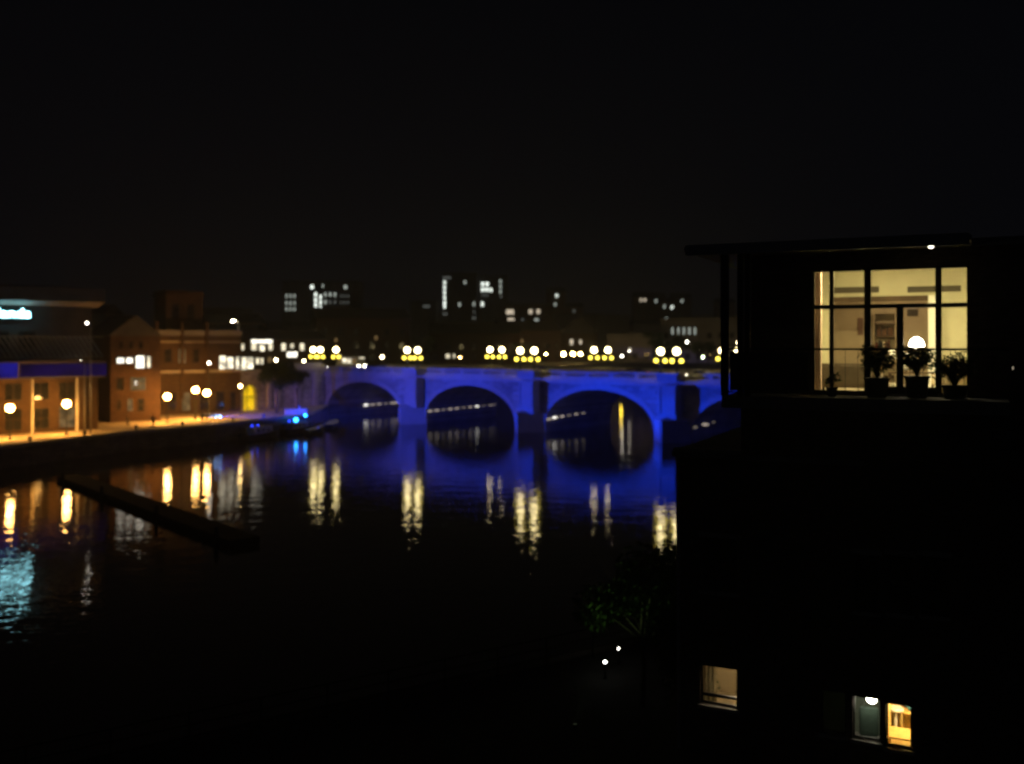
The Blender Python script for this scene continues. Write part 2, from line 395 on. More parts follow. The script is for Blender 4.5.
standard(-3.0, -.4, 'three-globe lamp standard at the left end of the bridge on the abutment, left of two')
standard(-.9, -.4, 'three-globe lamp standard at the left end of the bridge on the abutment, right of two')
standard(FB.s(336, .1)[0], .1, 'single three-globe lamp standard on the near parapet where the first arch begins')
# wall lamps inside the arches
def bulk(ai, px0, px1, py0, py1, n, bright, nm):
    a0 = ARCH[ai][0]
    for k in range(n):
        f = k/max(1, n-1); px = px0+(px1-px0)*f; py = py0+(py1-py0)*f
        # intersect the ray with the arch's left inner wall (local x = a0)
        u = Vector(((px-HX)/F, 1)); tt = (a0+.14 + FB.o.dot(FB.a))/u.dot(FB.a); P = u*tt; q = (P-FB.o).dot(FB.b)
        if ai == 0:
            q = min(max(q, 1), 19)
        if q < .6 or q > 19.6: q = .8+18.4*f
        z = CAMZ-(py-HY)/F*tt
        wp = FB.w(a0+.14, q)
        z = min(z, 4.2)
        br = k in bright; ordn = ('first', 'second', 'third', 'fourth', 'fifth', 'sixth', 'seventh', 'eighth', 'ninth', 'tenth', 'eleventh')[k]
        t = thing('bulkhead_lamp', f'small white bulkhead lamp under the {nm} arch of the bridge, {ordn} from the left' if not br else f'brightest bulkhead lamp under the {nm} arch of the bridge, {ordn} from the left', 'wall lamp', (wp.x, wp.y, z), FB.rz, 'bulkhead lamps under the bridge')
        B().b2(-.16, -.06, -.6, .6, -.18, .18, .02).make('housing', GRMET, t)
        B().b2(-.06, .06, -.54, .54, -.12, .12, .02).make('lens', E_BULKB if br else (E_BULK if (k*7+ai) % 3 else E_BULKD), t)
bulk(0, 366, 399, 405, 402.5, 6, (0,), 'first')
bulk(1, 430, 497, 411, 404, 11, (7,), 'second')
bulk(2, 541, 604, 420, 409, 10, (2,), 'third')
bulk(3, 684, 733, 429, 417, 6, (), 'fourth')
# ------------------------------------------------------------------ blue floodlights on the quay edge
def flood(loc, target_s, pw, half, label):
    tp = FB.w(target_s, 0); d = Vector((tp.x-loc[0], tp.y-loc[1])); az_ = math.atan2(d.y, d.x)
    t = thing('floodlight', label, 'floodlight', loc, az_, 'blue floodlights aimed at the bridge')
    ang = math.atan2(11.8-loc[2], d.length); L = .55; h = L*math.tan(ang)+.0
    b = B(); b.b2(-.32, -.06, -.28, .28, -.2, .22, .03); b.make('housing', DKMET, t)
    B().b2(-.06, -.045, -.22, .22, -.15, .15).make('lens', E_BLUEB, t)
    B().box((.27, 0, h+.012), (.58, 1.1, .02)).make('visor', DKMET, t)
    B().box((.27, 0, -.55*math.tan(math.atan2(4.1, d.length))-.012), (.58, 1.1, .02)).make('visor', DKMET, t)
    b = B(); b.tube([(-.2, 0, -.2), (-.2, 0, 2.42-loc[2])], .04, 8); b.b2(-.4, 0, -.2, .2, 2.42-loc[2], 2.46-loc[2]); b.make('post', DKMET, t)
    ld = bpy.data.lights.new('flood_beam', 'SPOT'); ld.energy = pw; ld.color = (0, .040, 1); ld.spot_size = 2*R(half); ld.spot_blend = 1.0; ld.shadow_soft_size = .012
    lo = bpy.data.objects.new('flood_beam', ld); COL.objects.link(lo); lo.parent = t; lo.location = (0.01, 0, 0)
    lo.rotation_euler = (R(90), 0, R(-90))
    return t
PW = 4*math.pi*math.pi*1.4
for k, (ts, dd, half, f_, nm) in enumerate(((8, 46, 24, .24, 'farthest inland'), (28, 55, 26, .44, 'second from the inland end'), (48, 67, 26, .24, 'in the middle'), (70, 84, 24, .28, 'second from the water'), (95, 104, 24, .52, 'nearest the water'))):
    flood((-45.6+.76*k, 140.6-.49*k, 3.55), ts, PW*dd**2*f_, half, f'blue floodlight on the quay edge, {nm} of the row of five')
# ------------------------------------------------------------------ left bank buildings
def win(par, x0, x1, z0, z1, pane, y=0.0, mull=0, tr=0, fm=None, fw=.09):
    b = B(); f = fm or WOODD
    b.b2(x0-fw, x0, y-.07, y+.03, z0-fw, z1+fw); b.b2(x1, x1+fw, y-.07, y+.03, z0-fw, z1+fw)
    b.b2(x0, x1, y-.068, y+.03, z1, z1+fw); b.b2(x0-fw*1.5, x1+fw*1.5, y-.14, y-.0705, z0-fw*1.4, z0-.001); b.b2(x0, x1, y-.068, y+.03, z0-fw, z0)
    for k in range(mull):
        xm = x0+(x1-x0)*(k+1)/(mull+1); b.b2(xm-.03, xm+.03, y-.05, y+.02, z0, z1)
    for k in range(tr):
        zm = z0+(z1-z0)*(k+1)/(tr+1); b.b2(x0, x1, y-.045, y+.02, zm-.03, zm+.03)
    fr = b.make('window', f, par)
    B().b2(x0, x1, y-.03, y+.012, z0, z1).make('pane', pane, fr)
    return fr
def building(name, label, cat, P0, P1, z0, z1, depth, wm, lit=(), grid=None, roof='flat', group=None, gable=4, rm=None, skip=()):
    fr = Frame(P0, P1); t = thing(name, label, cat, (P0[0], P0[1], z0), fr.rz, group); L = fr.len
    B().b2(0, L, 0, depth, -.5, z1-z0).make('wall', wm, t)
    if roof == 'flat':
        b = B(); H = z1-z0; wallgrid(b, -.25, L+.25, 0, 0, [], 0, 0) if 0 else None
        b.b2(-.2, L+.2, -.2, depth+.2, H, H+.35); b.b2(-.2, L+.2, -.2, .1, H+.35, H+.9); b.b2(-.2, .1, .1, depth+.2, H+.35, H+.9); b.b2(L-.1, L+.2, .1, depth+.2, H+.35, H+.9)
        r = b.make('roof', rm or CONC, t)
    elif roof == 'hip' or roof == 'ridge':
        H = z1-z0; b = B(); b.prismx([(-.4, H), (depth/2, H+gable), (depth+.4, H)], -.3, L+.3); r = b.make('roof', rm or SLATE, t)
    elif roof == 'gable':
        H = z1-z0; b = B(); b.prismy([(-.3, H), (L/2, H+gable), (L+.3, H)], -.15, depth+.3); r = b.make('roof', rm or SLATE, t)
    occ = []
    for it in lit:
        px, py, wp, hp, pm = it[:5]
        xa, tt = fr.s(px-wp/2); xb, _ = fr.s(px+wp/2); za = CAMZ-(py+hp/2-HY)/F*tt-z0; zb = CAMZ-(py-hp/2-HY)/F*tt-z0
        xa, xb = max(.15, xa), min(L-.15, xb); zb = min(zb, z1-z0-.1)
        if xb-xa < .1 or zb-za < .1: continue
        win(t, xa, xb, za, zb, pm, mull=1 if (xb-xa) > 1.3 else 0, tr=1 if (zb-za) > 1.8 else 0, fw=.08); occ.append((xa, xb, za, zb))
    if grid:
        gx, gz, ww, hh, zs, pm = grid
        nz = int((z1-z0-zs-.4)/gz); nx = int((L-.6)/gx)
        for j in range(nz):
            for i in range(nx):
                xc = (i+.5)*L/nx; zc = zs+j*gz; a_, c_ = xc-ww/2, xc+ww/2
                if any(a_ < o[1]+.3 and c_ > o[0]-.3 and zc < o[3]+.3 and zc+hh > o[2]-.3 for o in occ+list(skip)): continue
                win(t, a_, c_, zc, zc+hh, pm, mull=1)
    return t, fr
# A: waterside arts building with sign
bA = thing('waterside_building', 'large waterside building with a glowing cyan-white sign, slatted canopy and blue fascia', 'building', (FA.w(-26, 0).x, FA.w(-26, 0).y, 2.42), FA.rz)
OX = 26.0; LA = 26+FA.len
def ax(px, q=0): return FA.s(px, q)[0]+OX
b = B(); b.b2(0, LA, 3.0, 22, -.4, 8.0); b.make('ground_floor_wall', BRICK2, bA)
b = B(); b.b2(0, ax(92, 9.5), 9.5, 22, 8.0, 17.0); b.make('upper_wall', mat('dark_cladding', (.10, .09, .085), .7, .25, .6), bA)
b = B(); b.prismx([(6.4, 17.6), (6.4, 19.5), (26, 20.8), (26, 17.0), (9.4, 17.0)], -1, ax(105, 6.4)); b.make('roof', mat('roof_sheet', (.26, .23, .20), .7, .2, .5), bA)
b = B(); b.b2(0, LA, -.6, 2.9, 7.6, 7.95); b.b2(0, LA, -.62, -.42, 7.2, 9.5); b.b2(0, LA-.3, 2.9, 9.5, 7.9, 8.02); b.make('fascia', mat('fascia_panel', (.12, .10, .14), .5, .2, 1), bA)
B().b2(ax(19), LA-.1, -.66, -.62, 7.5, 9.1).make('fascia_glow', E_FASCIA, bA)  # the fascia's blue lighting is put into this panel as glow
B().b2(0.1, ax(16.5), -.66, -.62, 7.4, 9.3).make('fascia_glow', E_FASCIAB, bA)  # stronger blue light at the left end, also painted as glow
b = B()
for i in range(60):
    x = i*.66
    if x > LA-1: break
    b.box((x+.35, 1.0, 11.3), (.07, .5, 3.2), ry=R(-32))
b.b2(0, LA, .7, .85, 9.9, 10.05); b.b2(0, LA, .7, .85, 12.6, 12.75); b.make('louvre_screen', GRMET, bA)
for k, px in enumerate((-60, -14, 33, 78)):
    x = ax(px, -.5); b = B(); b.lathe([(.3, 0), (.3, .2), (.17, .3), (.15, 7.4), (.26, 7.6)], (x, -.2, 0), 12); b.make('column', STONE2, bA, smooth=True)
i = 0
x = .8
while x < LA-2.4:
    win(bA, x, x+2.0, .5, 3.2, E_WIND if i % 3 == 1 else DKGLS, y=3.0, mull=1, tr=1); win(bA, x, x+2.0, 4.4, 6.6, DKGLS, y=3.0, mull=1); x += 3.3; i += 1
for x in [.8+3.3*k for k in range(10)]:
    if x < ax(92, 9.5)-2.2: win(bA, x, x+2.0, 11.2, 13.4, DKGLS, y=9.5, mull=1)
# sign letters
cu = bpy.data.curves.new('sign_outline', 'FONT'); cu.body = 'lands'; cu.size = 1.7; cu.extrude = .08; cu.offset = .03
tmp = bpy.data.objects.new('sign_outline', cu); COL.objects.link(tmp)
me = bpy.data.meshes.new_from_object(tmp); bpy.data.objects.remove(tmp); me.materials.clear(); me.materials.append(E_CYAN)
xs_ = [v.co.x for v in me.vertices]; w0 = max(xs_)-min(xs_)
so = bpy.data.objects.new('sign_letters', me); COL.objects.link(so); so.parent = bA; so.rotation_euler = (R(90), 0, 0)
sq = 9.0; sx0 = ax(-3, sq); sx1 = ax(29.5, sq); zb_ = FA.z(14, 317.3, sq)-2.42
so.scale = ((sx1-sx0)/w0, 1, 1); so.location = (sx0, sq, zb_)
B().b2(sx0-.3, sx1+.3, sq+.15, sq+.3, zb_-.35, min(16.7, zb_+1.7)).make('sign_board', DKMET, bA)
# B: brick block
tB, fB = building('brick_warehouse', 'brown brick warehouse with stepped gable and small lit windows beside the dark passage', 'building', (-59.8, 141.5), (-54.2, 146.5), 2.42, 15.4, 11, BRICK, lit=[
    (120.5, 360.5, 7, 5, E_WINB), (129.5, 360.5, 6, 5, E_WINB), (140, 362, 8, 12, E_WINB), (148.6, 362, 3, 11, E_WIN), (138, 384, 15, 13, E_WIND), (135.5, 383, 2, 4, E_WINB), (130, 405, 5, 12, E_WIND), (119, 405, 3, 10, DKGLS), (141, 405, 6, 12, DKGLS), (120, 384, 7, 12, DKGLS), (121, 345, 4, 7, DKGLS), (131, 345, 4, 7, DKGLS), (141, 345, 4, 7, DKGLS)], roof='gable', gable=3.2)
# C: hall with tower
P0C, P1C = (-59.6, 156.5), (-47.4, 166.0)
tC, fC = building('riverside_hall', 'broad brown brick hall with a square tower, behind the orange quay lamps', 'building', P0C, P1C, 2.42, 15.6, 14, BRICK2, lit=[
    (182, 356, 7, 14, E_WIND), (222.5, 362.5, 6, 13, E_SHOP), (230, 363, 6, 11, E_SHOP), (237.5, 363, 3, 12, E_SHOP), (196, 356, 6, 13, DKGLS), (168, 356, 7, 13, DKGLS), (156, 357, 4, 12, E_WIND),
    (160, 403, 5, 16, DKGLS), (172, 402, 7, 18, DKGLS), (186, 402, 8, 18, E_WIND), (204, 401, 8, 18, DKGLS), (220, 401, 8, 18, DKGLS), (233, 401, 5, 18, DKGLS)])
b = B(); b.b2(0, fC.len, -.22, .01, 6.9, 7.3); b.b2(0, fC.len, -.14, .01, 12.0, 12.2); b.make('string_course', STONE2, tC)
x0 = fC.s(166, 3)[0]; x1 = fC.s(203, 3)[0]
b = B(); b.b2(x0, x1, 3, 3+(x1-x0), 13.2, 20.6); b.b2(x0-.25, x1+.25, 2.75, 3.25+(x1-x0), 20.0, 20.35); b.b2(x0-.1, x1+.1, 2.9, 3.1+x1-x0, 20.6, 20.9)
tw = b.make('tower', BRICK, tC)
for k in range(2):
    win(tC, x0+1+k*2.6, x0+2.2+k*2.6, 16, 18.6, DKGLS, y=3.0)
for k in range(3):
    b = B(); xx = .9+k*.95; b.box((1.0+k*4.2, -.2, 9), (.5, .35, 13.0)); b.make('buttress', BRICK2, tC)
# retaining wall with the yellow vault
FW = Frame((-47.4, 166.0), (-42, 176.0)); FW2 = Frame((-42, 176.0), (-36.3, 183.6))
rw = thing('retaining_wall', 'masonry retaining wall under the street with a glowing yellow vaulted opening behind the quay tree', 'wall', (-47.4, 166.0, 2.42), FW.rz)
vx0, _ = FW.s(243.5); vx1, _ = FW.s(257); vx0 = max(.25, vx0)
vz = CAMZ-(385-HY)/F*168-2.42; hw = (vx1-vx0)/2; cx = (vx0+vx1)/2; zsp = vz-hw
b = B(); H = 6.9
b.b2(0, vx0, 0, 1.2, -.3, H); b.b2(vx1, FW.len, 0, 1.2, -.3, H)
n = 14
for k in range(n):
    t0, t1 = math.pi*k/n, math.pi*(k+1)/n
    xa, xb = cx-hw*math.cos(t0), cx-hw*math.cos(t1)
    b.prismy([(xa, zsp+hw*math.sin(t0)), (xb, zsp+hw*math.sin(t1)), (xb, H), (xa, H)], 0, 1.2)
b.make('wall_face', STONE, rw)
b = B(); b.b2(0, FW.len, -.15, 1.35, H, H+.3); b.make('coping', STONE2, rw)
b = B(); b.prismy([(vx0-.02, 0.0), (vx0-.02, zsp)] + [(cx-hw*math.cos(math.pi*k/12), zsp+hw*math.sin(math.pi*k/12)) for k in range(1, 12)] + [(vx1+.02, zsp), (vx1+.02, 0.0)], .8, .9); b.make('vault_glazing', E_YARCH, rw)
b = B(); b.b2(cx-.06, cx+.06, .7, .79, 0, vz-.02); b.b2(vx0, vx1, .7, .79, 2.3, 2.42); b.make('vault_frame', DKMET, rw)
for px in (268, 277): 
    xx = FW.s(px)[0]
    if xx < FW.len-.6: B().b2(xx-.45, xx+.45, -.35, .0, -.3, H-.4).make('buttress', STONE2, rw)
ww = thing('wing_wall', 'stone wing wall between the retaining wall and the left end of the bridge', 'wall', (-42, 176, 2.42), FW2.rz)
b = B(); b.b2(.02, FW2.len-.1, 0, 1.2, -.3, 6.9); b.make('wall_face', STONE, ww)
b = B(); b.b2(.02, FW2.len-.1, -.15, 1.35, 6.9, 7.2); b.b2(0.3, FW2.len-.4, .3, .6, 7.2, 8.2); b.make('coping', STONE2, ww)
b = B(); b.b2(2.2, 3.4, -.35, 0, -.3, 6.5); b.b2(6.6, 7.8, -.35, 0, -.3, 6.5); b.make('buttress', STONE2, ww)
lw = thing('landing_wall', 'low pale stone landing stage wall at the foot of the left end of the bridge', 'wall', (-37.6, 157, 2.42), 0)
b = B(); b.b2(0, 3.7, 0, .5, 0, .9, .03); b.make('wall_face', STONE2, lw)
b = B(); b.b2(-.1, 3.8, -.06, .56, .9, 1.02); b.make('coping', STONE2, lw)
# upper street buildings on the left
building('shop_row', 'low shop row on the upper street with broad lit sign board and bright windows', 'building', (-56.5, 198), (-40.5, 206), 8.9, 15.2, 10, BRICK2, lit=[
    (243, 363.5, 6, 12, E_SHOP), (250, 363, 6, 11, E_SHOP), (257.5, 361, 3, 6, E_WIN), (262, 361, 2, 6, E_WIN), (262, 340.5, 21, 5, E_WINB), (254, 347, 5, 6, E_WIN), (262, 348, 5, 6, E_SHOP), (270.5, 347, 4, 6, E_WIN), (242, 347, 4, 6, E_WIN), (283.5, 347, 4, 7, E_WIN), (292, 346, 3, 4, E_WIN), (302, 347, 4, 7, E_WIN), (292, 354.5, 10, 5, E_WINB), (270, 360, 4, 6, E_WIND)], roof='ridge', gable=2.0)
building('street_block', 'dim brown block behind the left end of the bridge, beyond the lit minibus', 'building', (-46, 224), (-25, 232), 8.9, 20.5, 10, BRICK, lit=[(336, 340, 3, 4, E_WIND), (376, 338, 3, 4, E_WIND)], grid=(3.2, 3.1, 1.2, 1.6, 1.2, DKGLS), roof='ridge', gable=2.6)
# buildings behind the bridge
building('tan_block', 'tan block lit orange by the street lamps behind the left arches of the bridge', 'building', (-23, 262), (2, 262), 8.9, 17.2, 12, BRICK2, lit=[(447, 356, 2, 4, E_WIN), (449, 356, 1.4, 4, E_WIN), (454, 356, 1.4, 4, E_WIN)], grid=(3.4, 3.0, 1.3, 1.6, .9, DKGLS), roof='ridge', gable=3)
building('gabled_house', 'gabled tan house standing behind the bridge left of the green lit trees', 'house', (16, 300), (27, 300), 8.9, 17.6, 12, BRICK2, lit=[(562, 342, 2.2, 4.5, E_FARW), (571.5, 342, 3, 5.5, E_FARW), (580.5, 342, 2.2, 4.5, E_FARW)], grid=(3.3, 3.0, 1.2, 1.5, .9, DKGLS), roof='gable', gable=5.5)
building('brown_terrace', 'long brown terrace behind the middle of the bridge, street lamps before it', 'building', (-2, 280), (15, 288), 8.9, 18.4, 12, BRICK, lit=[(522, 341, 2, 4, E_WIND)], grid=(3.0, 3.0, 1.2, 1.6, .9, DKGLS), roof='ridge', gable=3)
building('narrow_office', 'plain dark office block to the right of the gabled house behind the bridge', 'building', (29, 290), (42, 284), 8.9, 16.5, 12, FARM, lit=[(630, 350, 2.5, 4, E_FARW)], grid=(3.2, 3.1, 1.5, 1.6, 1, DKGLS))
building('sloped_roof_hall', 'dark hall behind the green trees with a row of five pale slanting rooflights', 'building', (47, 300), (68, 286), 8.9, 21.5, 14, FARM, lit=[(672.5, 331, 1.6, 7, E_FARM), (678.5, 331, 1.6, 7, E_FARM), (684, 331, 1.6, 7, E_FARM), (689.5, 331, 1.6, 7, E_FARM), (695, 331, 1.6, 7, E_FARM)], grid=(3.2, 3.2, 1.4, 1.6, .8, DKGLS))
building('corner_house', 'dark town house seen just left of the apartment block posts', 'house', (62, 250), (76, 240), 8.9, 20, 12, FARMB, lit=[(747, 322, 3, 5, E_WIND)], grid=(3.2, 3.1, 1.2, 1.6, 1, DKGLS), roof='ridge', gable=2)
# far office blocks with lit windows
D = [(312, 287, 3, 3.6, E_FARB), (323, 286, 1.6, 3, E_FARM), (345.5, 287, 3, 3.6, E_FARM)]
D += [(x, y, 1.5, 3.6, E_FARM if (x+y) % 3 else E_FARD) for x in (286.5, 290.5, 294.5) for y in (296, 303, 309)]
D += [(315.7, y, 2.4, 3.8, E_FARB if y < 310 else E_FARM) for y in (294.5, 300, 305, 312.5)] + [(320.5, y, 2.2, 3.6, E_FARB) for y in (297, 302.3, 307.5, 312.5)]
D += [(x, y, 2.1, 3.8, E_FARM if x < 328 else (E_FARM if y < 298 else E_FARD)) for x in (325.3, 330.2, 335) for y in (294.5, 302, 309.5)]
D += [(x, y, 1.6, 2.6, E_FARD) for x in (341, 344.5, 348) for y in (296, 302.5)] + [(341, 310, 2, 3.5, E_FARD)]
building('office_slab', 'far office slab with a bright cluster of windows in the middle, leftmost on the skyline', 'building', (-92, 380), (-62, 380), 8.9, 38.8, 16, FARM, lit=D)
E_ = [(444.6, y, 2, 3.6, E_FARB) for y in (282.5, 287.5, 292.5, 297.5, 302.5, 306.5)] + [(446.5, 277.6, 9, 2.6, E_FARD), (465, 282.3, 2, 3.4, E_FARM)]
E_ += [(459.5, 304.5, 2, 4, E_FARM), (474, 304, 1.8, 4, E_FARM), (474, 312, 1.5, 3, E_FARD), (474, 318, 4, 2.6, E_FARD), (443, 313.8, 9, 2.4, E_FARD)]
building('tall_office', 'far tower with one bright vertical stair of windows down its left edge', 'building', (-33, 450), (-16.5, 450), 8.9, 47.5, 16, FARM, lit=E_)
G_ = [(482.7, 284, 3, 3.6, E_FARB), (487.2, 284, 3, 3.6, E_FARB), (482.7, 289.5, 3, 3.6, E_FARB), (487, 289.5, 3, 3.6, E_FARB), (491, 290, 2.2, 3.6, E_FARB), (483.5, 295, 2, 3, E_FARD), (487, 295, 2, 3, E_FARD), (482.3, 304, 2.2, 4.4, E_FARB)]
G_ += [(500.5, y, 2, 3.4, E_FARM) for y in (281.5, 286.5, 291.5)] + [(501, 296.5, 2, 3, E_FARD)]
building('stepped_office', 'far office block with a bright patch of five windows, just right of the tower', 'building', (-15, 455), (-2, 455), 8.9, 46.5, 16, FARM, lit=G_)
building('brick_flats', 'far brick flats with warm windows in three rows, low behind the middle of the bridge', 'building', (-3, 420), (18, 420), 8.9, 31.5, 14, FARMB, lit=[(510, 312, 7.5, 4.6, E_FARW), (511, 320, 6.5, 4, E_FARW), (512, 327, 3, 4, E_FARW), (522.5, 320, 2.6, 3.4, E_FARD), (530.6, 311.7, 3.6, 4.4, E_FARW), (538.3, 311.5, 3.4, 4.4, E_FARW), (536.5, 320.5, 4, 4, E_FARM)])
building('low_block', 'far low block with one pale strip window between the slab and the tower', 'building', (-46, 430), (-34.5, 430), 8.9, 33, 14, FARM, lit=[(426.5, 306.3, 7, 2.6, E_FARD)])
hills = [((556.7, 295.6, E_FARB), (555.2, 304.4, E_FARM)), ((574, 311, E_FARD),), ((641, 300, E_FARW), (645, 300, E_FARW)), ((656, 301, E_FARM),), ((664.5, 306.5, E_FARM), (672, 307.2, E_FARB)), ((666.3, 319, E_FARM),), ((682, 301, E_FARM),), ((726, 306.5, E_FARM),)]
names = ['hillside house with two lit windows one above the other, leftmost on the hill', 'small house low on the left of the hill with one faint window', 'hillside house with a pair of pinkish windows', 'hillside house with one small lit window right of the pinkish pair', 'hillside house with a dim and a bright window side by side', 'lowest of the hillside houses, one lit window', 'hillside house with one lit window, right of the dim and bright pair', 'rightmost hillside house, lit window just left of the apartment block']
for (ws, nm) in zip(hills, names):
    Y = 620; xs = [at(w_[0], w_[1], Y) for w_ in ws]; cx = sum(v.x for v in xs)/len(xs); zt = max(v.z for v in xs)+2.5
    g = max(8.6, min(hill_z(cx, Y), zt-7))
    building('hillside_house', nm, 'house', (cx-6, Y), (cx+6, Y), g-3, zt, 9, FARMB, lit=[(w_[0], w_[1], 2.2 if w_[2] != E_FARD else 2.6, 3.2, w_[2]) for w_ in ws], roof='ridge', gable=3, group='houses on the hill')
# dark rooftops filling the city, real volumes
k = 0
fill = [(-150, 300, 22, 24), (-128, 270, 20, 19), (-118, 330, 24, 26), (-100, 300, 18, 21), (-84, 250, 16, 16.5), (-70, 290, 20, 20), (-52, 330, 16, 22), (42, 340, 18, 18), (64, 360, 22, 19), (90, 330, 22, 22), (92, 420, 22, 22), (60, 470, 26, 24), (20, 520, 26, 30), (-20, 540, 20, 36)]
fl = ['behind the riverside hall tower', 'behind the brick warehouse', 'left of the office slab', 'before the left end of the office slab', 'behind the lit shop row', 'between the shop row and the office slab', 'right of the office slab', 'behind the gabled house', 'behind the sloped roof hall', 'behind the corner town house', 'far behind the corner town house', 'far behind the narrow office', 'right of the far brick flats', 'behind the stepped office']
for (x, y, L, z1), nm in zip(fill, fl):
    building('dark_block', f'unlit city block {nm}', 'building', (x, y), (x+L, y+random.uniform(-4, 4)), 8.9, z1, 12, random.choice((FARM, FARMB)), grid=(4.2, 3.4, 1.5, 1.7, 1.2, DKGLS) if y < 345 else None, roof=random.choice(('flat', 'ridge')), gable=3, group='unlit blocks of the city')
# ------------------------------------------------------------------ quay lamps
def quay_lamp(label, X, Y, z, z0=2.42, em=None, r=.46, name='quay_lamp', group='orange lamps on the quay promenade', arm=False):
    t = thing(name, label, 'street lamp', (X, Y, z0), 0, group); h = z-z0
    b = B(); b.lathe([(.16, 0), (.16, .25), (.08, .4), (.06, h*.6), (.05, h-.35), (.12, h-.3), (.12, h-.24)], n=10); b.make('pole', DKMET, t, smooth=True)
    B().ball((0, 0, h), r, 2).make('lamp_globe', em or E_ORANGE, t, smooth=True)
    B().lathe([(.2, 0), (.16, .08), (.03, .16)], (0, 0, h+r*.92), 10).make('cap', DKMET, t)
    if em is None:
        ld = bpy.data.lights.new('lamp_light', 'SPOT'); ld.energy = 2600; ld.color = (1, .40, .06); ld.shadow_soft_size = .1; ld.spot_size = R(162); ld.spot_blend = .25
        lo = bpy.data.objects.new('lamp_light', ld); COL.objects.link(lo); lo.parent = t; lo.location = (-.1, 0, h-r-.18); lo.rotation_euler = Vector((-.62, .42, -.66)).to_track_quat('-Z', 'Y').to_euler()
    return t
quay_lamp('orange globe lamp on the promenade, leftmost at the edge of the picture', -61.3, 116, 6.3)
quay_lamp('orange globe lamp on the promenade in front of the waterside building, second from the left', -57.2, 122, 6.45)
quay_lamp('orange globe lamp on the promenade in front of the brick warehouse', -50.8, 140, 6.4)
quay_lamp('orange globe lamp in front of the hall tower, left and taller of the close pair', -49.3, 148, 7.0)
quay_lamp('orange globe lamp in front of the hall, right and lower of the close pair', -46.9, 146, 6.65)
quay_lamp('small warm globe lamp on the promenade beside the yellow vault', -44.9, 157, 7.2, em=emit('sodium_small', (1, .62, .2), 50), r=.26)
def small_lamp(px, py, Y, label, em=E_SMALLW, r=.2, z0=8.9, name='post_lamp', grp='small post lamps in the streets behind'):
    p = at(px, py, Y); return quay_lamp(label, p.x, p.y, p.z, z0, em, r, name, grp)
small_lamp(209, 363, 154, 'small white globe lamp glowing before the wall of the hall', z0=2.42, r=.2)
small_lamp(276, 360, 190, 'white post lamp on the upper street above the quay tree', E_STREET, .28)
small_lamp(304, 361, 188, 'white post lamp on the upper street beside the red tail lights', E_STREET, .2)
small_lamp(563.5, 354, 250, 'warm post lamp on the far bank behind the bridge, leftmost of three in a row', E_STREETO, .42)
small_lamp(573, 354, 256, 'warm post lamp on the far bank behind the bridge, middle of three in a row', E_STREETO, .40)
small_lamp(580.5, 354, 262, 'warm post lamp on the far bank behind the bridge, rightmost of three in a row', E_STREETO, .36)
small_lamp(546, 354, 270, 'tiny warm post lamp left of the row of three behind the bridge', E_STREETO, .17)
small_lamp(622, 356, 262, 'single small white post lamp right of the far parapet pair over the second pier', E_SMALLW, .24)
small_lamp(621, 380, 261, 'yellow riverside lamp beyond the bridge, mirrored in the water under the third arch', emit('yellow_river_lamp', (1, .68, .05), 26), .4, name='riverside_lamp', grp='riverside lamps beyond the bridge', z0=-.5)
small_lamp(633, 380, 273, 'pale green riverside lamp behind the parapet, mirrored under the third arch', emit('green_river_lamp', (.55, 1, .72), 9), .4, name='riverside_lamp', grp='riverside lamps beyond the bridge', z0=-.5)
small_lamp(629, 351, 275, 'small bluish white lamp high behind the bridge between the second and third piers', E_SMALLW, .16)
small_lamp(687, 342, 250, 'white lamp standing clear above the trees right of the third pier', E_SMALLW, .26)
small_lamp(738.5, 342.5, 150, 'tall white lamp seen between the balcony posts, highest of the group', E_STREET, .24)
small_lamp(737.8, 349.5, 158, 'white lamp seen between the balcony posts, just under the highest one', E_STREET, .18)
small_lamp(746, 352.5, 158, 'white lamp nearest the apartment wall, right of the balcony posts', E_STREET, .14)
small_lamp(382, 357, 205, 'white lamp on the street behind the left arch of the bridge', E_STREET, .26)
small_lamp(460, 357.5, 262, 'dim warm lamp on the far bank between the first and second piers', emit('dim_warm_lamp', (1, .6, .2), 40), .25)
# tall street light with bent arm
p = at(234, 321, 178)
t = thing('tall_street_light', 'tall single street light with a bent arm, rising above the hall and shop row', 'street lamp', (p.x+.8, p.y, 8.9))
h = p.z-8.9
b = B(); b.tube([(0, 0, 0), (0, 0, h-.5), (-.15, 0, h+.1), (-.5, 0, h+.28), (-.9, 0, h+.25)], [.15, .13, .12, .09, .07], 8); b.make('pole', mat('galvanised_pole', (.6, .58, .52), .5, .1, 3), t, smooth=True)
b = B(); b.box((-1.0, 0, h+.2), (.8, .34, .16), bev=.04); b.make('lamp_head', GRMET, t)
B().ball((-1.0, 0, h+.02), .2, 2, (1.5, .9, .55)).make('lamp_glass', emit('street_light_glass', (1, .82, .5), 180), t, smooth=True)
for px, py, Yb, lb in ((87, 323, 124, 'thin tall mast with a tiny white lamp at its top beside the passage'), (81, 361.5, 126, 'short mast with a tiny white lamp in front of the blue fascia')):
    p = at(px, py, Yb); t = thing('lamp_mast', lb, 'street lamp', (p.x+.5, p.y, 2.42)); h = p.z-2.42
    b = B(); b.tube([(0, 0, 0), (0, 0, h), (-.2, 0, h+.15), (-.45, 0, h+.1)], [.09, .06, .04, .04], 8); b.make('pole', GRMET, t, smooth=True)
    B().ball((-.5, 0, h), .09, 2, (1.3, 1, 1.6)).make('lamp_glass', E_SMALLW, t, smooth=True)
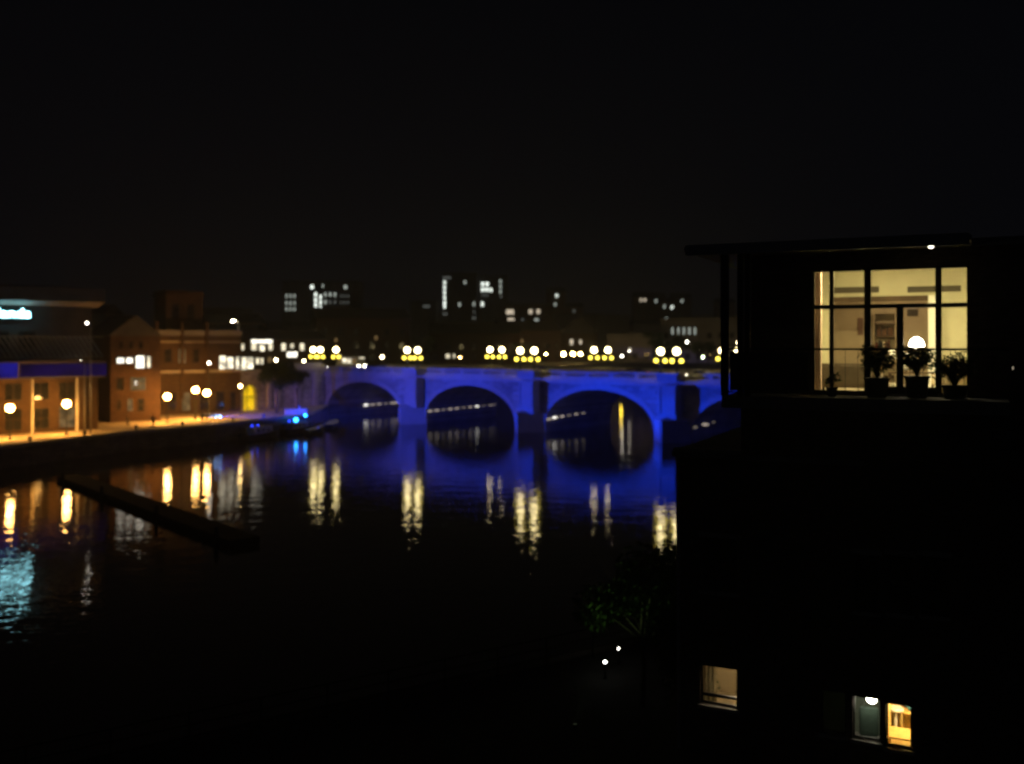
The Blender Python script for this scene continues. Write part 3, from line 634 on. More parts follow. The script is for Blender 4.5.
# mooring bollards on the quay
b0 = None
for i, (x, y) in enumerate([(-56.6, 111.5), (-53.5, 119), (-50.4, 127.4), (-46.2, 133.2), (-41.6, 141.5), (-38.8, 148.5)]):
    lb = 'cast iron mooring bollard on the quay edge, '+('leftmost of the six', 'second from the left', 'third from the left', 'third from the bridge', 'second from the bridge', 'nearest the bridge')[i]
    if i == 0:
        b0 = thing('mooring_bollard', lb, 'bollard', (x, y, 2.42), 0, 'bollards along the quay edge')
        B().lathe([(.24, 0), (.24, .06), (.15, .12), (.14, .55), (.24, .68), (.22, .8), (.08, .86)], n=14).make('post', DKMET, b0, smooth=True)
    else: dup(b0, (x, y, 2.42), None, lb)
# ------------------------------------------------------------------ trees
def tree(name, label, loc, H, cr_, cz, n, lm, leaf=.22, group=None, seed=1, trunk_r=.16, cat='tree'):
    rnd = random.Random(seed); t = thing(name, label, cat, loc, 0, group); b = B()
    b.tube([(0, 0, 0), (.05, .02, H*.25), (-.04, .05, H*.5), (.03, 0, H*.72)], [trunk_r*1.25, trunk_r, trunk_r*.8, trunk_r*.4], 8)
    cl = []
    for k in range(9):
        a = k*2.4+rnd.random(); rr = cr_*(.45+.45*rnd.random()); z = cz+(rnd.random()-.45)*cr_*1.0
        e_ = (rr*math.cos(a), rr*math.sin(a), z); b.tube([(0, 0, H*(.3+.2*rnd.random())), (e_[0]*.5, e_[1]*.5, (H*.4+z)*.5+.1), e_], [trunk_r*.5, trunk_r*.3, trunk_r*.1], 5); cl.append((Vector(e_), cr_*(.32+.2*rnd.random())))
    cl.append((Vector((0, 0, cz+cr_*.35)), cr_*.5)); cl.append((Vector((0, 0, cz)), cr_*.55))
    b.make('trunk', BARK, t)
    b = B()
    for i in range(n):
        c, r_ = rnd.choice(cl); v = Vector((rnd.gauss(0, 1), rnd.gauss(0, 1), rnd.gauss(0, .8))).normalized()*r_*(rnd.random()**.4)
        p = c+v; u = Vector((rnd.gauss(0, 1), rnd.gauss(0, 1), rnd.gauss(0, 1))).normalized(); w2 = u.orthogonal().normalized(); s_ = leaf*(.6+.8*rnd.random())
        b.face([p-u*s_*.6, p+w2*s_*.3, p+u*s_*.6, p-w2*s_*.3])
    b.make('crown', lm, t); return t
tree('quay_tree', 'dark leafy tree on the promenade beside the yellow vault', (-40.0, 161.5, 2.42), 8.6, 3.3, 6.3, 2600, LEAFD, .42, seed=3)
tree('quay_tree', 'thin young tree on the promenade next to the wing wall, right of the larger tree', (-37.2, 164.5, 2.42), 7.2, 1.8, 5.8, 900, LEAFD, .36, seed=5, trunk_r=.1)
for i, (px, Y, H, r_, lb) in enumerate([(657, 245, 9.5, 3.2, 'green lit tree behind the third pier lamps'), (676, 262, 8, 3.0, 'low green tree between the third pier and the white lamp'), (698, 240, 6.6, 2.0, 'slim green lit tree right of the third pier, left of two'), (708, 246, 6.6, 2.0, 'slim green lit tree right of the third pier, right of two'), (640, 290, 8, 3.2, 'dark tree behind the bridge between second and third piers'), (520, 255, 6, 2.6, 'dim tree on the far bank behind the second pier'), (425, 250, 7, 3, 'dim tree on the far bank behind the first pier')]):
    tree('street_tree', lb, ((px-HX)/F*Y, Y, 8.9), H, r_, H*.68, 900, LEAF, .42, 'street trees beyond the bridge', 20+i)
# post lamps added on the far streets to light those trees
green = emit('green_fill_lamp', (.75, 1, .55), 60)
small_lamp(703, 357, 243, 'pale green lantern added to light the two slim trees', green, .17)
small_lamp(661, 352.5, 240, 'small lantern added to light the green tree behind the third pier', green, .15)
tree('riverside_tree', 'leafy tree on the near quay left of the apartment block', (4.2, 30.5, 2.42), 5.0, 1.8, 3.7, 6500, LEAF, .15, seed=9, trunk_r=.07)
tree('riverside_shrub', 'round shrub on the near quay in front of the riverside tree, right side', (5.2, 28.6, 2.42), 2.6, 1.0, 1.7, 900, LEAF, .14, seed=12, trunk_r=.06, cat='shrub')
p = (1.9, 28.6, 2.42)
t = thing('added_tree_light', 'small ground spot added on the near quay to light the riverside tree', 'added light', p)  # ground spot added to brighten the tree crown, not a known fixture
B().lathe([(.05, 0), (.07, .12), (.075, .16)], n=12).make('housing', DKMET, t)
B().lathe([(.03, .162), (.055, .17)], n=12).make('lens', emit('added_light_lens', (.8, 1, .6), .02), t)
ld = bpy.data.lights.new('tree_fill_beam', 'SPOT'); ld.energy = 250; ld.color = (.6, 1, .35); ld.spot_size = R(46); ld.spot_blend = .8; ld.shadow_soft_size = .03
lo = bpy.data.objects.new('tree_fill_beam', ld); COL.objects.link(lo); lo.parent = t; lo.location = (0, 0, .2); lo.rotation_euler = (Vector((3.9, 30.4, 6.7))-Vector((1.9, 28.6, 2.6))).to_track_quat('-Z', 'Y').to_euler()
# ------------------------------------------------------------------ vehicles on the bridge
def car(label, s, y, paint, z=8.83, flip=False, fr=FB, head=True):
    P = fr.w(s, y); t = thing('car', label, 'car', (P.x, P.y, z), fr.rz+(math.pi if flip else 0), 'cars crossing the bridge')
    b = B(); prof = [(-2.1, .35), (-2.15, .75), (-1.9, .92), (-1.2, .97), (-.75, 1.42), (.75, 1.45), (1.45, .98), (2.05, .85), (2.15, .55), (2.1, .3)]
    b.prismy(prof, -.85, .85); o = b.make('body', paint, t); bv = o.modifiers.new('bevel', 'BEVEL'); bv.width = .07; bv.segments = 2
    b = B(); b.prismy([(-1.1, .98), (-.7, 1.36), (.7, 1.38), (1.3, .98)], -.862, .862); b.make('windows', DKGLS, t)
    for x in (-1.35, 1.35):
        for yy in (-.8, .8):
            bb = B(); bb.lathe([(.2, -.11), (.32, -.1), (.33, 0), (.32, .1), (.2, .11)], n=16); o = bb.make('wheel', mat('tyre', (.02, .02, .02), .9), t, smooth=True, loc=(x, yy, .33)); o.rotation_euler = (R(90), 0, 0)
    for yy in (-.62, .62):
        B().box((2.14, yy, .68), (.08, .3, .14)).make('headlight', E_HEAD if head else WHITE, t)
        B().box((-2.13, yy, .76), (.06, .26, .12)).make('tail_lamp', E_RED, t)
    return t
WP = mat('white_car_paint', (.75, .75, .74), .3, .03, 2, spec=.5); SP = mat('silver_car_paint', (.4, .41, .43), .3, .05, 2, metal=.5); DP = mat('dark_car_paint', (.03, .04, .07), .3, .05, 2, spec=.5)
car('silver car with lit headlamps crossing the bridge right of the second pier', FB.s(545, 7.5)[0], 7.5, SP, flip=True)
car('white car crossing the bridge right of the third pier', FB.s(702, 6)[0], 6, WP, flip=True)
car('dark car with lit headlamps over the third arch', FB.s(634, 9)[0], 9, DP, flip=True)
car('silver car at the left end of the bridge showing red tail lights', FB.s(318, 5)[0], 5, SP, flip=False)
car('white car with lit headlamps over the first arch, behind the left parapet', FB.s(386, 7)[0], 7, WP, flip=True)
# a lit bus
P = FB.w(FB.s(351, 13)[0], 13); t = thing('minibus', 'lit minibus crossing the left end of the bridge', 'minibus', (P.x, P.y, 8.86), FB.rz)
b = B(); b.b2(-3.2, 3.2, -1.1, 1.1, .35, 2.7, .12); b.make('body', mat('bus_paint', (.5, .48, .42), .4, .05, 2), t)
for k in range(4): B().b2(-2.9+k*1.45, -1.6+k*1.45, -1.12, -1.08, 1.4, 2.3).make('window', E_SHOP if k in (1, 2) else E_WIND, t)
for x in (-2.1, 2.1):
    for yy in (-1.0, 1.0):
        o = B().lathe([(.3, -.14), (.48, -.12), (.48, .12), (.3, .14)], n=16).make('wheel', mat('tyre', (.02, .02, .02), .9), t, smooth=True, loc=(x, yy, .48)); o.rotation_euler = (R(90), 0, 0)
B().box((3.22, 0, 2.45), (.06, 1.4, .25)).make('destination_display', E_WIN, t)
for yy in (-.85, .85): B().box((3.22, yy, .8), (.06, .3, .2)).make('headlight', E_HEAD, t)
# ------------------------------------------------------------------ boats
def boat(name, label, X, Y, L, rz, cabin=True, blue=(), mast=False, hullm=DKMET):
    t = thing(name, label, 'boat', (X, Y, 0), rz, 'boats moored at the quay')
    b = B(); W2 = L*.15; n = 8; rings = []
    for i in range(n+1):
        f = i/n; wv = W2*(1-max(0, (f-.55)/.45)**2.2)*(.85+.15*min(1, f*4)); zt = .75+.45*f**2
        rings.append([(L*(f-.5), -wv, zt), (L*(f-.5), -wv*.8, .1), (L*(f-.5), -wv*.3, -.3), (L*(f-.5), wv*.3, -.3), (L*(f-.5), wv*.8, .1), (L*(f-.5), wv, zt)])
    rv = [[b.bm.verts.new(p) for p in r_] for r_ in rings]
    for a, c in zip(rv, rv[1:]):
        for k in range(5): b.bm.faces.new((a[k], a[k+1], c[k+1], c[k]))
        b.bm.faces.new((a[5], a[0], c[0], c[5]))
    b.bm.faces.new(rv[0]); b.make('hull', hullm, t, smooth=False)
    if cabin:
        b = B(); b.prismx([(-W2*.7, .7), (-W2*.6, 1.7), (W2*.6, 1.7), (W2*.7, .7)], -L*.3, L*.18); cb = b.make('cabin', WP, t)
        for k in range(3): B().b2(-L*.26+k*L*.14, -L*.26+k*L*.14+L*.09, -W2*.70, -W2*.62, 1.05, 1.4).make('window', DKGLS, cb)
        b = B(); b.b2(-L*.34, L*.22, -W2*.66, W2*.66, 1.7, 1.78); b.make('cabin_roof', GRMET, t)
    b = B(); rail = [(L*.2, -W2*.9, 1.0), (L*.2, -W2*.9, 1.55), (L*.47, -W2*.2, 1.85), (L*.47, W2*.2, 1.85), (L*.2, W2*.9, 1.55), (L*.2, W2*.9, 1.0)]; b.tube(rail, .025, 5); b.make('rail', GRMET, t)
    if mast: B().tube([(0, 0, 1.7), (0, 0, 4.6)], [.05, .03], 8).make('mast', GRMET, t)
    for (lx, lz, em, r_) in blue:
        B().ball((lx, -.2, lz), r_, 2).make('deck_lamp', em, t, smooth=True)
    return t
ang = math.atan2(158-136.6, 9.3)
boat('cabin_cruiser', 'dark hulled cabin cruiser moored at the quay, left of the boats', -37.8, 143.5, 8.5, ang, True, [(-2.5, 2.0, E_BLUE, .12), (-1.2, 2.0, E_BLUE, .1)])
boat('cabin_cruiser', 'cabin cruiser with a mast and bright cyan-blue deck lamps, moored near the bridge', -34.3, 152.5, 8.0, ang, True, [(-.9, 2.05, E_BLUEC, .30), (1.6, 2.6, E_BLUEC, .2), (-2.6, 2.0, E_BLUE, .15), (0, 3.2, E_BLUE, .08), (0, 4.0, E_BLUE, .08)], mast=True)
boat('open_dinghy', 'small open dinghy moored outside the cruiser with the mast', -31.2, 150.5, 4.6, ang, False, [(.5, .95, E_BLUE, .05)])
boat('low_barge', 'low dark barge moored by the landing stage next to the first arch', -30.6, 161.5, 6.5, ang+.4, False)
# pontoon in the foreground of the river
def pt(px, py): 
    Y = (CAMZ-.5)*F/(py-HY); return ((px-HX)/F*Y, Y)
A0, A1 = pt(80, 474), pt(262, 537); d = Vector((A1[0]-A0[0], A1[1]-A0[1])); L = d.length
t = thing('floating_pontoon', 'long dark floating pontoon lying across the river on the left', 'pontoon', (A0[0], A0[1], 0), math.atan2(d.y, d.x))
PM = mat('tarred_timber', (.012, .011, .010), .95, .3, 2, spec=.05)
b = B(); k = 0
while k*2.5 < L-1: b.b2(k*2.5+.04, min(L, k*2.5+2.46), -2.3, 0, .05, .5, .03); k += 1
b.make('deck', PM, t)
b = B(); b.b2(.3, L-.3, -2.1, -.2, -.3, .06); b.make('float', PM, t)
for x in (3, L*.36, L*.68, L-2): B().lathe([(.14, -1), (.14, 1.1), (.02, 1.3)], (x, -2.5, 0), 10).make('mooring_pile', PM, t, smooth=True)
# ------------------------------------------------------------------ people on the promenade
def person(label, X, Y, rz, coat, trous, lean=0.0):
    t = thing('person', label, 'person', (X, Y, 2.42), rz, None)
    def sk(name, vs_, es, rad, m, root=0):
        me = bpy.data.meshes.new(name); me.from_pydata(vs_, es, []); me.materials.append(m); o = bpy.data.objects.new(name, me); COL.objects.link(o); o.parent = t
        mod = o.modifiers.new('skin', 'SKIN'); ly = me.skin_vertices[0] if me.skin_vertices else None
        if ly is None:
            bpy.context.view_layer.objects.active = o; ly = me.skin_vertices[0]
        for i, r_ in enumerate(rad):
            ly.data[i].radius = r_ if isinstance(r_, tuple) else (r_, r_); ly.data[i].use_root = (i == root)
        ss = o.modifiers.new('sub', 'SUBSURF'); ss.levels = 1; ss.render_levels = 2; return o
    v = [(0, 0, .95), (0, 0, 1.15), (0, lean, 1.38), (0, lean, 1.5), (0, lean+.02, 1.58), (0, lean+.02, 1.70),
         (.17, lean, 1.4), (.24, .02, 1.14), (.25, .12, .93), (.25, .17, .86), (-.17, lean, 1.4), (-.24, .0, 1.14), (-.26, .05, .9), (-.26, .07, .82),
         (.09, 0, .88), (.1, .12, .5), (.1, .1, .1), (.1, .22, .04), (-.09, 0, .88), (-.1, -.04, .5), (-.1, -.16, .1), (-.1, -.05, .04)]
    es = [(0, 1), (1, 2), (2, 3), (3, 4), (4, 5), (2, 6), (6, 7), (7, 8), (8, 9), (2, 10), (10, 11), (11, 12), (12, 13), (0, 14), (14, 15), (15, 16), (16, 17), (0, 18), (18, 19), (19, 20), (20, 21)]
    rad = [(.15, .11), (.14, .1), (.17, .11), .06, .075, .085, .06, .045, .032, .035, .06, .045, .032, .035, .085, .058, .04, .035, .085, .058, .04, .035]
    sk('body', v, es, rad, SKIN)
    sk('coat', [(0, 0, .82), (0, 0, 1.0), (0, 0, 1.18), (0, lean, 1.42), (.18, lean, 1.41), (.245, .02, 1.14), (.25, .11, .96), (-.18, lean, 1.41), (-.245, 0, 1.14), (-.26, .045, .93)],
       [(0, 1), (1, 2), (2, 3), (3, 4), (4, 5), (5, 6), (3, 7), (7, 8), (8, 9)], [(.19, .15), (.17, .14), (.17, .13), (.19, .13), .08, .065, .05, .08, .065, .05], coat)
    sk('trousers', [(0, 0, .92), (.09, 0, .86), (.1, .12, .5), (.1, .1, .12), (-.09, 0, .86), (-.1, -.04, .5), (-.1, -.16, .12)], [(0, 1), (1, 2), (2, 3), (0, 4), (4, 5), (5, 6)], [(.16, .12), .1, .075, .06, .1, .075, .06], trous)
    B().ball((0, lean, 1.70), .105, 2, (.9, 1.0, 1.05)).make('hair', mat('dark_hair', (.03, .02, .015), .8), t, smooth=True)
    b = B()
    for sx in (.1, -.1): b.box((sx, (.16 if sx > 0 else -.1), .04), (.09, .27, .08), bev=.02)
    b.make('shoes', DKMET, t)
    return t
CT = mat('dark_coat', (.03, .03, .035), .9); TR = mat('dark_trousers', (.03, .03, .05), .9); CT2 = mat('grey_coat', (.12, .11, .1), .9)
person('person in a dark coat walking along the promenade before the brick warehouse', -50.6, 134.0, R(200), CT, TR, .03)
person('person in a grey coat on the promenade by the dark passage', -54.6, 135.0, R(140), CT2, TR)
person('person in dark clothes on the promenade near the pair of close orange lamps', -46.8, 143.5, R(60), CT, TR)
# ------------------------------------------------------------------ near apartment block on the right
FN = Frame((9.95, 25.0), (9.95+.903, 25-.43)); A = (9.95, 25.0)
def nx(px, q=0): return FN.s(px, q)[0]
def nz(px, py, q=0): return FN.z(px, py, q)
apt = thing('apartment_block', 'dark brick apartment block on the right with one brightly lit top-floor flat', 'apartment building', (A[0], A[1], 0), FN.rz)
ZF = 12.68                                       # top flat floor level
wx0, wx1 = nx(812), nx(969); wz0, wz1 = ZF+.02, 16.04
XR = 11.0; XL = nx(751)
winA = (nx(700), nx(737), nz(718, 706.5), nz(718, 667.5))
winD = (nx(820.5), nx(846), nz(835, 735), nz(835, 692))
winB = (nx(852.5), nx(881), nz(866, 741), nz(866, 698))
winC = (nx(886), nx(912), nz(899, 749), nz(899, 705))
mid = [(nx(p0), nx(p1), nz((p0+p1)/2, y1), nz((p0+p1)/2, y0)) for p0, p1, y0, y1 in ((702, 737, 538, 592), (855, 878, 555, 612), (888, 912, 556, 614), (921, 948, 557, 616))]
b = B(); wallgrid(b, XL, XR, ZF-.35, 16.5, [(wx0, wx1, wz0, wz1)], 0, .3); b.make('top_floor_wall', BRICKN, apt)
lx0 = nx(676)
b = B(); wallgrid(b, lx0, XR, 2.42, 10.78, [winA, winD, winB, winC]+mid, 0, .3); b.make('lower_wall', BRICKN, apt)
b = B(); b.b2(nx(741), XR, .0, .3, 10.78, ZF-.35); b.make('wall_band', BRICKN, apt)
b = B(); b.b2(lx0, lx0+.3, .3, 12, 2.42, 10.78); b.b2(XR-.3, XR, .3, 12, 2.42, 16.5); b.b2(lx0, XR, 12, 12.3, 2.42, 10.78); b.b2(XL, XL+.3, .3, 12, 10.78, 16.5); b.b2(XL, XR, 12, 12.3, 10.78, 16.5); b.make('side_wall', BRICKN, apt)
b = B(); b.b2(lx0-.1, XL+3, -.08, 12.3, 10.78, 10.93); b.make('terrace_roof', CONC, apt)
b = B(); b.b2(lx0-.06, nx(741), -.1, .22, 10.93, 11.03); b.make('terrace_coping', STONE2, apt)
b = B(); b.b2(nx(684, -1.9), nx(972, -1.9), -1.9, 12.6, 16.5, 16.62); b.b2(nx(684, -1.9)+.05, nx(972, -1.9)-.05, -1.96, -1.9, 16.38, 16.66)
b.make('roof', mat('pale_roof_edge', (.6, .57, .5), .6, .1, 1), apt)
B().b2(nx(972, -1.9), XR+.2, -.25, 12.6, 16.5, 16.7).make('roof', CONC, apt)
# balcony slab, rail and posts
bx0 = nx(722, -1.7)
b = B(); b.b2(bx0, nx(1010, -1.7), -1.75, -.002, ZF-.34, ZF-.02); b.make('balcony_slab', mat('balcony_concrete', (.33, .32, .28), .85, .15, 2), apt)
for px in (724.8, 740.5, 747.5):
    x = nx(px, -1.6); wv = .095 if px < 730 else .07; B().b2(x-wv, x+wv, -1.68, -1.52, ZF-.02, 16.5).make('post', DKMET, apt)
b = B(); zr = nz(860, 349, -1.65); b.b2(bx0, nx(1010, -1.7), -1.69, -1.63, zr-.03, zr+.02); b.b2(bx0, nx(1010, -1.7), -1.68, -1.64, ZF+.06, ZF+.1)
x = bx0+.1
while x < nx(1005, -1.7): b.b2(x-.006, x+.006, -1.666, -1.654, ZF+.1, zr-.03); x += .30
b.make('balcony_rail', DKMET, apt)
B().b2(bx0+.2, nx(808, -1.7), -1.665, -1.655, ZF+.12, zr-.08).make('rail_panel', mat('grey_rail_panel', (.06, .06, .06), .5, .2, 3), apt)
# glazing frame of the lit flat
FRM = mat('dark_bronze_frame', (.035, .03, .026), .5, .1, 4)
fr = B(); y0, y1 = .08, .20; tz = nz(890, 306, .1)
xs = {p: nx(p, .1) for p in (812, 831.5, 867.5, 900, 938.5, 969)}
fr.b2(wx0, wx0+.05, y0, y1, wz0, wz1); fr.b2(wx1-.05, wx1, y0, y1, wz0, wz1); fr.b2(wx0+.05, wx1-.05, y0, y1, wz1-.05, wz1); fr.b2(wx0+.05, wx1-.05, y0, y1, wz0, wz0+.08)
for p_, h_ in ((831.5, .055), (867.5, .085), (938.5, .075)): fr.b2(xs[p_]-h_, xs[p_]+h_, y0+.002, y1-.002, wz0+.08, wz1-.05)
fr.b2(wx0+.05, wx1-.05, y0+.004, y1-.004, tz-.055, tz+.055)
fr.b2(xs[900]-.085, xs[900]+.085, y0+.006, y1-.006, wz0+.08, tz-.055)
for p_, q_ in ((867.5, 900), (900, 938.5)):
    a_, c_ = xs[p_]+.085, xs[q_]-.075; fr.b2(a_, c_, y0+.01, y1-.02, wz0+.08, wz0+.2)
fo = fr.make('window_frame', FRM, apt); B().b2(wx0+.05, wx1-.05, .136, .144, wz0+.08, wz1-.05).make('window_glass', GLASS, fo)
# the room
rx0, rx1 = nx(816, 4.2)-.0, nx(1000, .3)+.2; RQ = 4.6; CE = 16.30
o1, o2 = nx(829, RQ), nx(928, RQ); oz = nz(880, 301, RQ)
b = B(); b.b2(rx0-.2, rx1+.2, .31, 8.2, ZF-.3, ZF); b.make('room_floor', mat('pale_carpet', (.30, .25, .18), .9, .15, 5), apt)
b = B(); b.b2(rx0-.2, rx1+.2, .31, 8.2, CE, CE+.18); b.make('room_ceiling', WHITE, apt)
b = B(); b.b2(rx0-.2, rx0, .31, 8.2, ZF, CE); b.b2(rx1, rx1+.2, .31, 8.2, ZF, CE); b.make('room_side_wall', CREAM, apt)
b = B(); wallgrid(b, rx0, rx1, ZF, CE-.002, [(o1, o2, ZF-.1, oz)], RQ, RQ+.2); b.make('room_back_wall', CREAM, apt)
b = B(); b.b2(rx0, rx1, 8.0, 8.2, ZF, CE-.002); b.make('alcove_back_wall', mat('alcove_plaster', (.42, .34, .22), .85, .08, 2), apt)
# pilaster strip + lintel
B().b2(nx(831, RQ), nx(928, RQ), RQ-.12, RQ-.004, oz-.02, oz+.14).make('room_lintel', WOODD, apt)
B().b2(nx(928.5, RQ-.6), nx(936, RQ-.6), RQ-.6, RQ-.004, ZF, oz+.12).make('room_pier', WHITE, apt)
# air grilles
for p_, q_, ya, yb, nm in ((832, 879, 287, 293, 'l'), (907.5, 961, 286, 292, 'r')):
    gx0, gx1 = nx(p_, RQ), nx(q_, RQ); z0_, z1_ = nz((p_+q_)/2, yb, RQ), nz((p_+q_)/2, ya, RQ)
    b = B(); b.b2(gx0, gx1, RQ-.03, RQ-.002, z0_, z1_)
    for k in range(4): b.b2(gx0, gx1, RQ-.05, RQ-.031, z0_+(k+.3)*(z1_-z0_)/4, z0_+(k+.6)*(z1_-z0_)/4)
    b.make('air_grille', mat('grille_metal', (.11, .09, .06), .6, .1, 5), apt)
def L2W(x, y, z=0): 
    p = FN.w(x, y); return (p.x, p.y, z)
# curtain at the left of the window
t = thing('curtain', 'pale pinkish curtain hanging at the left side of the lit top-floor window', 'curtain', L2W(0, 0, 0), FN.rz)
b = B(); cx0, cx1 = nx(811, .5), nx(821.5, .5); n = 26; pr = None
for k in range(n+1):
    x = cx0+(cx1-cx0)*k/n; y = .5+.05*math.sin(k*1.5); cur = (x, y)
    if pr: b.face([(pr[0], pr[1], ZF+.05), (x, y, ZF+.05), (x, y, CE-.08), (pr[0], pr[1], CE-.08)])
    pr = cur
o = b.make('drape', mat('pink_curtain_cloth', (.62, .45, .36), .9, .08, 3), t); sd = o.modifiers.new('thick', 'SOLIDIFY'); sd.thickness = .012
B().tube([(cx0-.1, .5, CE-.06), (cx1+.2, .5, CE-.06)], .015, 8).make('rail', GRMET, t)
# shelving in the alcove
sx_, sx1_ = nx(873, 7.6), nx(896, 7.6)
t = thing('bookcase', 'tall bookcase with dark bottles and books at the back of the lit flat', 'bookcase', L2W(0, 0, 0), FN.rz)
b = B(); b.b2(sx_, sx_+.04, 7.6, 7.95, ZF, 15.1); b.b2(sx1_-.04, sx1_, 7.6, 7.95, ZF, 15.1); b.b2(sx_+.04, sx1_-.04, 7.92, 7.95, ZF, 15.1); b.make('frame', mat('pale_shelf_wood', (.34, .27, .17), .7, .1, 3), t)
for z in (13.0, 13.4, 13.85, 14.3, 14.72, 15.08): B().b2(sx_+.041, sx1_-.041, 7.6, 7.918, z-.02, z+.02).make('shelf', WOODD if z in (14.3, 14.72) else mat('pale_shelf_wood', (.34, .27, .17), .7, .1, 3), t)
rb = random.Random(4)
bcols = [mat('book_red', (.12, .03, .02), .8), mat('book_dark', (.03, .03, .03), .8), mat('book_brown', (.12, .06, .03), .8), mat('book_cream', (.5, .42, .3), .8)]
ORD = ('first', 'second', 'third', 'fourth', 'fifth', 'sixth', 'seventh', 'eighth', 'ninth', 'tenth', 'eleventh', 'twelfth', 'thirteenth', 'fourteenth', 'fifteenth')
for z, nm in ((14.3, 'upper'), (13.85, 'middle'), (13.4, 'lower')):
    x = sx_+.08; nb = 0
    while x < sx1_-.16:
        wv = .03+.03*rb.random(); h_ = .2+.14*rb.random()
        if rb.random() < .8:
            ci = rb.randrange(4)
            o = B().b2(x, x+wv, 7.66, 7.85, z+.021, z+.021+h_).make('book', bcols[ci], None); o.location = L2W(0, 0, 0); o.rotation_euler = (0, 0, FN.rz)
            tag(o, f"{('red', 'black', 'brown', 'cream')[ci]} book, {ORD[nb]} from the left on the {nm} shelf of the bookcase", 'book', f'books on the {nm} shelf'); nb += 1
        x += wv+.012
# picture on alcove wall
o = B().b2(nx(907, 7.9), nx(918, 7.9), 7.95, 7.995, nz(912, 316, 7.9), nz(912, 309, 7.9), .008).make('wall_picture', mat('picture_dark', (.06, .045, .03), .6, .5, 9), None)
o.location = L2W(0, 0, 0); o.rotation_euler = (0, 0, FN.rz); tag(o, 'small dark framed picture on the alcove wall above the table lamp', 'picture')
o = B().b2(nx(847, 4.7), nx(853, 4.7), 7.95, 7.995, nz(850, 335, 7.9), nz(850, 318, 7.9), .008).make('wall_picture', mat('picture_brown', (.16, .09, .06), .6, .5, 9), None)
o.location = L2W(0, 0, 0); o.rotation_euler = (0, 0, FN.rz); tag(o, 'narrow brown picture on the alcove wall left of the bookcase', 'picture')
# side table, table lamp, flowers
tq = 1.9; tx = nx(915, tq); TT = nz(915, 372, tq)
t = thing('side_table', 'dark side table behind the window carrying the glowing lamp', 'table', L2W(tx-.1, tq, ZF), FN.rz)
b = B(); b.box((0, 0, TT-ZF-.02), (1.2, .5, .04), bev=.008); b.make('table_top', WOODD, t)
for sx in (-.55, .55):
    for sy in (-.2, .2): B().box((sx, sy, (TT-ZF-.04)/2), (.05, .05, TT-ZF-.04)).make('leg', WOODD, t)
t = thing('table_lamp', 'table lamp with a glowing white dome shade on the side table', 'lamp', L2W(tx, tq, TT), FN.rz)
zs = CAMZ-(346.5-HY)/F*(FN.s(917, tq)[1])-TT
b = B(); b.lathe([(.11, 0), (.11, .03), (.03, .06), (.022, zs*.4), (.05, zs*.55), (.02, zs), (.015, zs+.1)], n=14); b.make('stem', GRMET, t, smooth=True)
b = B(); b.lathe([(.20, 0), (.205, .02), (.19, .10), (.15, .18), (.09, .24), (.035, .26)], (0.04, 0, zs), 20); b.make('lamp_shade', emit('lamp_shade_glow', (1, .90, .68), 22), t, smooth=True)
t = thing('flower_vase', 'vase of large white flowers beside the glowing table lamp', 'vase', L2W(nx(905, tq-.1), tq-.1, TT), FN.rz)
B().lathe([(.05, 0), (.08, .06), (.09, .16), (.045, .26), (.055, .28)], n=14).make('vase', mat('glazed_vase', (.5, .5, .48), .2, .1, 3), t, smooth=True)
rf = random.Random(11); FLW = mat('white_petals', (.85, .84, .8), .6, .05, 3)
for k in range(9):
    a = k*2.4; rr = .06+.16*rf.random(); fx, fy, fz = rr*math.cos(a)*1.7-.08, rr*math.sin(a), .36+.28*rf.random()
    B().tube([(0, 0, .27), (fx*.5, fy*.5, .33), (fx, fy, fz)], .006, 5).make('stem', LEAFD, t)
    b = B()
    for q in range(7):
        aa = q*.9; b.ball((fx+.045*math.cos(aa), fy+.045*math.sin(aa), fz), .04, 1, (1.2, .8, .6))
    b.ball((fx, fy, fz+.01), .04, 1); b.make('bloom', FLW, t, smooth=True)
# unseen ceiling lamps added to light the flat
for x, nm in ((-.9, 'left'), (.9, 'right')):
    t = thing('hidden_ceiling_light', f'unseen flush lamp added behind the window head to light the flat, {nm} of two', 'ceiling lamp', L2W(x, .75, CE), FN.rz, 'unseen lamps added to light the flat')
    B().lathe([(.2, -.03), (.2, 0)], n=20).make('rim', GRMET, t)
    B().lathe([(.1, -.055), (.18, -.045), (.185, -.03)], n=20).make('diffuser', emit('hidden_lamp_diffuser', (1, .84, .38), 600), t)
t = thing('hidden_ceiling_light', 'unseen lamp added behind the lintel to light the alcove of the flat', 'ceiling lamp', L2W(nx(900, 6), 6.0, CE), FN.rz, 'unseen lamps added to light the flat')  # added out of view to brighten the alcove
B().lathe([(.2, -.03), (.2, 0)], n=20).make('rim', GRMET, t)
B().lathe([(.1, -.055), (.18, -.045), (.185, -.03)], n=20).make('diffuser', emit('hidden_alcove_diffuser', (1, .74, .40), 150), t)
